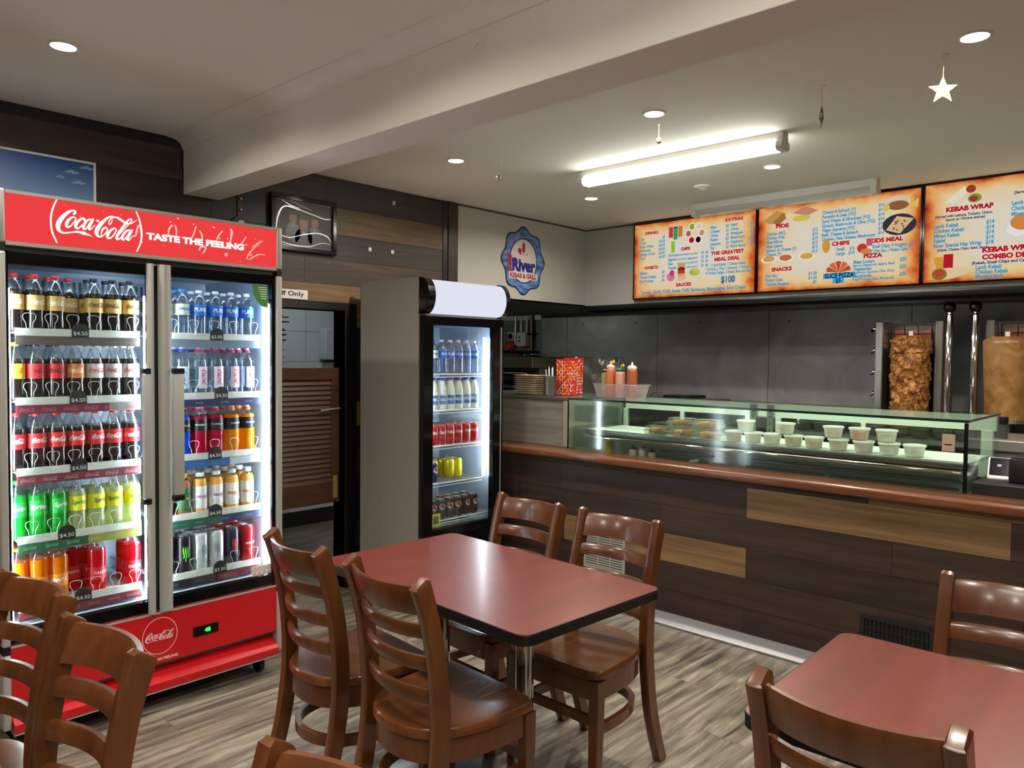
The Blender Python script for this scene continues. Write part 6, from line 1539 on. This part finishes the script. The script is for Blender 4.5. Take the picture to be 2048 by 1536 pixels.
s.items([('Lamb Kebab', '$20'), ('Chicken Kebab', '$20'), ('Mixed Kebab', '$20')], .27, .875, .046, .62, h=.036)
s.head('KEBAB PLATE', .62, .115, .22, .055); s.line('(Served with Rice, Salad, Dip and', .58, .175, .026, NAVY, w=.27, anchor='c'); s.line('Bread)', .58, .21, .026, NAVY, w=.06, anchor='c')
s.items([('Lamb Kebab', '$20'), ('Chicken Kebab', '$20'), ('Mixed Kebab', '$20')], .435, .275, .053, .75, h=.036)
s.quad([(.10, .2), (.2, .05), (.235, .09), (.15, .22)], (236, 226, 206)); s.ell(.235, .085, .025, .04, (160, 60, 50)); s.quad([(.17, .22), (.25, .14), (.285, .19), (.22, .25)], (234, 222, 200)); s.ell(.255, .18, .035, .045, (130, 160, 70)); s.ell(.25, .185, .022, .03, (170, 60, 50))
s.quad([(.41, .54), (.44, .40), (.56, .42), (.55, .56), (.46, .60)], (236, 236, 240)); s.ell(.495, .46, .065, .08, (214, 140, 60))
s.quad([(.05, .75), (.1, .74), (.11, .86), (.07, .86)], (220, 160, 60)); s.bar(.105, .155, .72, .86, (190, 30, 44)); s.quad([(.1, .98), (.12, .86), (.24, .86), (.275, .90), (.15, .97)], (230, 206, 160)); s.ell(.085, .92, .04, .06, (150, 110, 50)); s.ell(.085, .91, .025, .035, (190, 70, 50))
s.done()
t = empty('screen_rail', (-1, YH - .04, ZM1), 'black mounting rail running above the menu screens', 'rail')
o = off(MB().box(-3.49, 3.0, YH - .04, YH - .002, ZM1 + .024, ZC2 - .001), t).build('rail', M_black, t)

# ================================================================== WAVY SHOP LOGO
LX, LYc, LZc = XW + .001, 4.396, 2.212
lg = empty('logo_sign', (LX, LYc, LZc), 'blue wavy edged shop logo sticker on the pale bulkhead wall', 'sign'); P = Part(lg)
def blob(sc_, n=96):
    out = []
    for k in range(n):
        a = 2 * PI * k / n
        r = (1 + .065 * math.cos(8 * (a - PI / 2))) * sc_
        out.append((.238 * r * math.cos(a), .25 * r * math.sin(a) * 1.0))
    return out
fL = lambda u, v, d: (LX + d, LYc + u, LZc + v)
P('border', MB().prism(blob(1.0), fL, 0, .003), pm('logo_navy', (16, 22, 50), .4))
m = bpy.data.materials.new('logo_blue_water'); m.use_nodes = True
nt = m.node_tree; b_ = nt.nodes['Principled BSDF']; b_.inputs['Roughness'].default_value = .4
tc = nt.nodes.new('ShaderNodeTexCoord'); mp = nt.nodes.new('ShaderNodeMapping'); mp.inputs['Scale'].default_value = (1, 4, 14)
nz = nt.nodes.new('ShaderNodeTexNoise'); nz.inputs['Scale'].default_value = 2.2; r_ = nt.nodes.new('ShaderNodeValToRGB')
r_.color_ramp.elements[0].position = .3; r_.color_ramp.elements[0].color = lin((30, 60, 140)); r_.color_ramp.elements[1].position = .7; r_.color_ramp.elements[1].color = lin((110, 160, 214))
nt.links.new(tc.outputs['Object'], mp.inputs[0]); nt.links.new(mp.outputs[0], nz.inputs['Vector']); nt.links.new(nz.outputs[0], r_.inputs[0]); nt.links.new(r_.outputs[0], b_.inputs['Base Color'])
P('water_field', MB().prism(blob(.955), fL, .0031, .0036), m)
fo = lambda d: (lambda u, v: fL(u, v, d))
mb = MB().use(pm('logo_navy', (16, 22, 50), .4)).disc(0, .0, .158, .175, fo(.0039), 40)
mb.use(pm('logo_white', (214, 212, 206), .5)).disc(0, .0, .149, .166, fo(.0042), 40)
P('oval', mb, None, fix=False)
mb = MB().use(pm('logo_deep_blue', (36, 30, 130), .4))
mb.flat(fitted('River', .27, .105, bold=.06), lambda u, v: fL(u + .005, v - .035, .0046))
mb.use(pm('logo_white', (214, 212, 206), .5)).rect(-.165, .165, -.142, -.092, fo(.0045))
mb.use(pm('logo_red', (170, 36, 44), .4)).flat(fitted('KEBAB & GRILL', .305, .038, bold=.04), lambda u, v: fL(u, v - .117, .0049))
tx_ = 'TURKISH STYLE'
for k, ch in enumerate(tx_):
    if ch == ' ': continue
    a = PI * (.86 - .72 * k / (len(tx_) - 1)); V, F = text(ch, .034)
    mb.use(pm('logo_pink', (196, 120, 150), .5) if k < 5 else pm('logo_navy', (16, 22, 50), .4)).add([fL(.185 * math.cos(a) + (x_ * math.cos(a - PI / 2) - y_ * math.sin(a - PI / 2)), .195 * math.sin(a) + (x_ * math.sin(a - PI / 2) + y_ * math.cos(a - PI / 2)), .0042) for x_, y_ in V], F)
R_ = pm('logo_red', (170, 36, 44), .4)
mb.use(R_).disc(.0, .1, .018, .042, fo(.0047), 18).ribbon([(0, .155, .003), (0, .04, .003)], fo(.0046), 1).disc(-.045, .075, .022, .022, fo(.0047), 12).ribbon([(-.05, .062, .02), (-.02, .045, .006)], fo(.0046), 2)
for k in range(3): mb.use(pm('logo_navy', (16, 22, 50), .4)).disc(.02 + .013 * k, .045 + .006 * k, .005, .004, fo(.0047), 8)
for k in range(6): mb.use(R_).ribbon([(-.135, -.08 + .02 * k, .02), (-.165, -.075 + .022 * k, .014), (-.195, -.065 + .024 * k, .002)], fo(.0047 + .0001 * k), 4)
P('logo_lettering', mb, None, fix=False)

# ================================================================== WALL DECOR
# sky poster
pc = empty('sky_poster', (XW + .001, 1.0, 2.1), 'blue sky landscape poster with small white clouds above the red fridge', 'poster'); P = Part(pc)
m = bpy.data.materials.new('sky_print'); m.use_nodes = True
nt = m.node_tree; N = nt.nodes; L = nt.links; b_ = N['Principled BSDF']; b_.inputs['Roughness'].default_value = .35
tc = N.new('ShaderNodeTexCoord'); sp = N.new('ShaderNodeSeparateXYZ'); L.new(tc.outputs['Generated'], sp.inputs[0])
r_ = N.new('ShaderNodeValToRGB'); r_.color_ramp.elements[0].color = lin((160, 196, 220)); r_.color_ramp.elements[0].position = .3; r_.color_ramp.elements[1].color = lin((26, 76, 146)); r_.color_ramp.elements[1].position = 1.0
L.new(sp.outputs['Z'], r_.inputs[0]); L.new(r_.outputs[0], b_.inputs['Base Color'])
P('print', MB().box(XW + .002, XW + .008, .36, 1.314, 1.72, 2.369), m)
P('frame', MB().box(XW + .001, XW + .012, .35, 1.324, 2.369, 2.379).box(XW + .001, XW + .012, .35, 1.324, 1.71, 1.72).box(XW + .001, XW + .012, .35, .36, 1.72, 2.369).box(XW + .001, XW + .012, 1.314, 1.324, 1.72, 2.369), M_letter_white)
for cy_, cz_, w_ in ((1.22, 2.315, .035), (1.17, 2.285, .022), (1.25, 2.27, .035), (1.285, 2.345, .035), (.9, 2.3, .03), (.7, 2.26, .04)):
    mb = MB()
    for k in range(5): mb.disc(cy_ + w_ * (k - 2) * .3, cz_ + .003 * ((k * 7) % 3), w_ * .3, w_ * .14 * (1.4 - abs(k - 2) * .3), lambda u, v, k=k: (XW + .0085 + .0002 * k, u, v), 14)
    P('cloud_print', mb, pm('cloud_print', (140, 168, 200), .4), fix=False)
# framed portrait print: plain generic picture
fp = empty('picture_frame', (XW + .001, 2.46, 2.07), 'black framed group portrait print with painted wavy light reflections on the plank wall', 'picture'); P = Part(fp)
y0, y1, z0, z1 = 2.238, 2.675, 2.072, 2.392
P('frame', MB().box(XW + .001, XW + .03, y0, y1, z1 - .028, z1).box(XW + .001, XW + .03, y0, y1, z0, z0 + .028).box(XW + .001, XW + .03, y0, y0 + .028, z0 + .028, z1 - .028).box(XW + .001, XW + .03, y1 - .028, y1, z0 + .028, z1 - .028), M_blackgloss, bevel=.003)
g_ = lambda d: (lambda u, v: (XW + d, u, v))
P('print', MB().box(XW + .001, XW + .012, y0 + .028, y1 - .028, z0 + .028, z1 - .028), pm('print_dark', (56, 52, 50), .45, var=.25, vscale=9))
mb = MB()
mb.use(pm('print_maroon', (84, 36, 38), .3)).add([g_(.0125)(*p) for p in ((2.33, 2.36), (2.55, 2.31), (2.50, 2.33), (2.40, 2.362))], [(0, 1, 2, 3)])
for cy_, cz_, w_ in ((2.385, 2.265, .026), (2.53, 2.255, .026), (2.455, 2.24, .031)):
    mb.use(pm('print_suit', (38, 36, 36), .3)).disc(cy_, cz_ - .085, w_ * 1.9, .06, g_(.0127), 16)
    mb.use(pm('print_skin', (138, 96, 76), .4)).disc(cy_, cz_, w_, w_ * 1.35, g_(.0129), 16)
    mb.use(pm('print_hat', (30, 28, 28), .4)).disc(cy_, cz_ + w_ * 1.2, w_ * 1.1, w_ * .55, g_(.0131), 14)
    mb.use(pm('print_collar', (150, 138, 132), .4)).disc(cy_, cz_ - w_ * 1.75, w_ * .6, w_ * .45, g_(.0131), 3)
P('portrait_print', mb, None, fix=False)
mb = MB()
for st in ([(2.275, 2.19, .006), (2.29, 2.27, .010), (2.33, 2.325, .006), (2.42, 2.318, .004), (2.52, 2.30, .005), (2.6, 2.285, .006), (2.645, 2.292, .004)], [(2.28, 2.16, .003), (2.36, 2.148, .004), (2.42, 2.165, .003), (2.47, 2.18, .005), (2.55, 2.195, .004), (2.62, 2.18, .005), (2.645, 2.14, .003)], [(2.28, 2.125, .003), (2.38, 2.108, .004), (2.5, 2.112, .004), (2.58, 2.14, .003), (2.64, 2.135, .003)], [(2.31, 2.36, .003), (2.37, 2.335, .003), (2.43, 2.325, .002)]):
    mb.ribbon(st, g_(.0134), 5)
P('painted_reflections', mb, pm('reflection_silver', (190, 192, 190), .2, .4), fix=False)  # wavy light reflections over the print, drawn as pale ribbons
mb = MB()
for k in range(22): mb.box(XW + .0125, XW + .015, y0 + .03 + k * .0175, y0 + .042 + k * .0175, z1 - .031, z1 - .0285); mb.box(XW + .0125, XW + .015, y0 + .03 + k * .0175, y0 + .042 + k * .0175, z0 + .0285, z0 + .031)
for k in range(15): mb.box(XW + .0125, XW + .015, y0 + .0285, y0 + .031, z0 + .034 + k * .0175, z0 + .046 + k * .0175); mb.box(XW + .0125, XW + .015, y1 - .031, y1 - .0285, z0 + .034 + k * .0175, z0 + .046 + k * .0175)
P('beaded_border', mb, pm('bead_silver', (226, 226, 220), .2, .5))
# evil eye charm
t = empty('evil_eye_charm', (XW + .002, 2.06, 2.19), 'hanging blue evil eye charm on a brown strap beside the framed picture', 'charm'); P = Part(t)
P('strap', MB().box(XW + .002, XW + .006, 2.048, 2.072, 2.215, 2.5), pm('strap_brown', (92, 68, 30), .6))
mb = MB().lathe([(0, 0), (.046, 0), (.048, .004), (.046, .008), (0, .008)], 28, (XW + .003, 2.058, 2.183), 'x', cap=False); e_ = P('glass_disc', mb, pm('eye_navy', (28, 26, 70), .15, coat=.5), smooth=True)
sub(MB().lathe([(0, .0), (.02, .0)], 20, (XW + .0115, 2.066, 2.188), 'x', cap=False), t, 'eye_white', M_letter_white, e_)
sub(MB().lathe([(0, .0), (.008, .0)], 14, (XW + .0119, 2.066, 2.188), 'x', cap=False), t, 'pupil', pm('eye_blue', (30, 50, 90), .2), e_)
for zz in (2.325, 2.265):
    b2 = P('eye_bead', MB().lathe([(0, 0), (.009, 0), (.007, .006), (0, .007)], 14, (XW + .0065, 2.064, zz), 'x', cap=False), pm('eye_navy', (28, 26, 70), .15, coat=.5))
    sub(MB().lathe([(0, .0), (.0055, .0)], 10, (XW + .0138, 2.064, zz), 'x', cap=False), t, 'bead_white', M_letter_white, b2)
# staff only sign
t = empty('staff_sign', (XW + .002, 2.38, 1.79), 'white Staff Only sign above the staff doorway', 'sign'); P = Part(t)
b2 = P('sign_board', MB().box(XW + .001, XW + .005, 2.19, 2.487, 1.795, 1.850), M_letter_white)
mb = MB(); mb.flat(fitted('Staff Only', .215, .036, bold=.02), lambda u, v: (XW + .0056, 2.355 + u, 1.822 + v)); sub(mb, t, 'sign_lettering', M_black, b2, fix=False)
# adhesive hooks left on the wall
for k, (yy, zz, l_) in enumerate([(2.94, 2.142, 'small white adhesive hook on the plank wall right of the picture, lower left of three'), (3.12, 2.145, 'small white adhesive hook on the plank wall near the corner, lower right of three'), (3.13, 2.465, 'tiny white adhesive hook high on the plank wall')]):
    t = empty('adhesive_hook', (XW + .001, yy, zz), l_, 'hook', 'white adhesive hooks on the plank wall')
    MB().box(0, .004, -.011, .011, -.013, .013).build('plate', M_wht, t, bevel=.001); MB().box(.004, .012, -.004, .004, -.012, -.006).build('hook', M_wht, t)
for k, (xx, zz, l_) in enumerate([(-1.79, 2.475, 'white adhesive hook on the front of the beam, right one'), (-3.24, 2.475, 'white adhesive hook on the front of the beam, left one near the plank wall')]):
    t = empty('adhesive_hook', (xx, YB1, zz), l_, 'hook', 'white adhesive hooks on the beam')
    MB().box(-.012, .012, -.003, -.0003, -.026, .026).build('plate', M_ceil, t, bevel=.002)
    MB().tube(spline([(.0, -.004, .012), (-.008, -.012, .0), (-.004, -.016, -.014), (.006, -.014, -.016)], 4), .002, 6).build('hook', M_ceil, t, smooth=True)

# ================================================================== CEILING ORNAMENTS
M_gold = pm('glitter_gold', (206, 196, 140), .35, .6, bump=.6, bscale=220); M_bsil = pm('bauble_silver', (196, 192, 180), .12, .9)
def ceiling_hook(t):
    MB().lathe([(0, -.004), (.014, -.004), (.016, 0)], 14, cap=False).build('hook_plate', M_wht, t)
    MB().tube(spline([(0, 0, -.004), (0, 0, -.014), (.005, 0, -.022), (.0, 0, -.027), (-.004, 0, -.022)], 3), .0016, 6).build('hook', M_wht, t, smooth=True)
def bauble(x, y, label):
    t = empty('hanging_bauble', (x, y, ZC2), label, 'ornament', 'silver baubles hanging from the ceiling'); ceiling_hook(t)
    MB().tube([(0, 0, -.026), (.002, 0, -.08)], .0012, 5).build('cord', M_gold, t)
    MB().lathe([(0, -.108)] + [(.0145 * math.sin(a), -.0945 - .0145 * math.cos(a)) for a in [PI * k / 10 for k in range(1, 10)]] + [(0, -.08)], 16, (.002, 0, 0), cap=False).build('ball', M_bsil, t, smooth=True)
bauble(-1.905, 3.0, 'silver bauble hanging beside the lit batten below a downlight')
bauble(-2.95, 3.033, 'silver bauble hanging near the beam, left one')
def star(x, y, rz, label, m):
    t = empty('hanging_star', (x, y, ZC2), label, 'ornament', 'star ornaments hanging from the ceiling', rz); ceiling_hook(t)
    MB().tube([(0, 0, -.026), (0, 0, -.072)], .0012, 5).build('cord', M_gold, t)
    pts = [((.05 if k % 2 == 0 else .021) * math.sin(PI * k / 5), -.122 + (.05 if k % 2 == 0 else .021) * math.cos(PI * k / 5)) for k in range(10)]
    V = [(u, 0, v) for u, v in pts] + [(0, -.009, -.122), (0, .009, -.122)]
    F = [(k, (k + 1) % 10, 10) for k in range(10)] + [((k + 1) % 10, k, 11) for k in range(10)]
    MB().add(V, F).build('star', m, t)
star(-.755, 3.03, math.radians(30), 'gold glitter star hanging face on at the upper right', M_gold)
star(-1.192, 3.057, math.radians(-63), 'dark star ornament hanging edge on near the lit batten', pm('star_back', (86, 72, 56), .5, .3))
t = empty('smoke_detector', (-2.42, 4.33, ZC2), 'flat white smoke detector on the ceiling between the two battens', 'detector')
MB().lathe([(0, -.02), (.03, -.02), (.045, -.012), (.055, -.01), (.058, 0)], 28, cap=False).build('cover', M_ceil, t, smooth=True)
MB().lathe([(0, -.026), (.012, -.026), (.014, -.0205)], 14, cap=False).build('sensor', M_ceil, t, smooth=True)
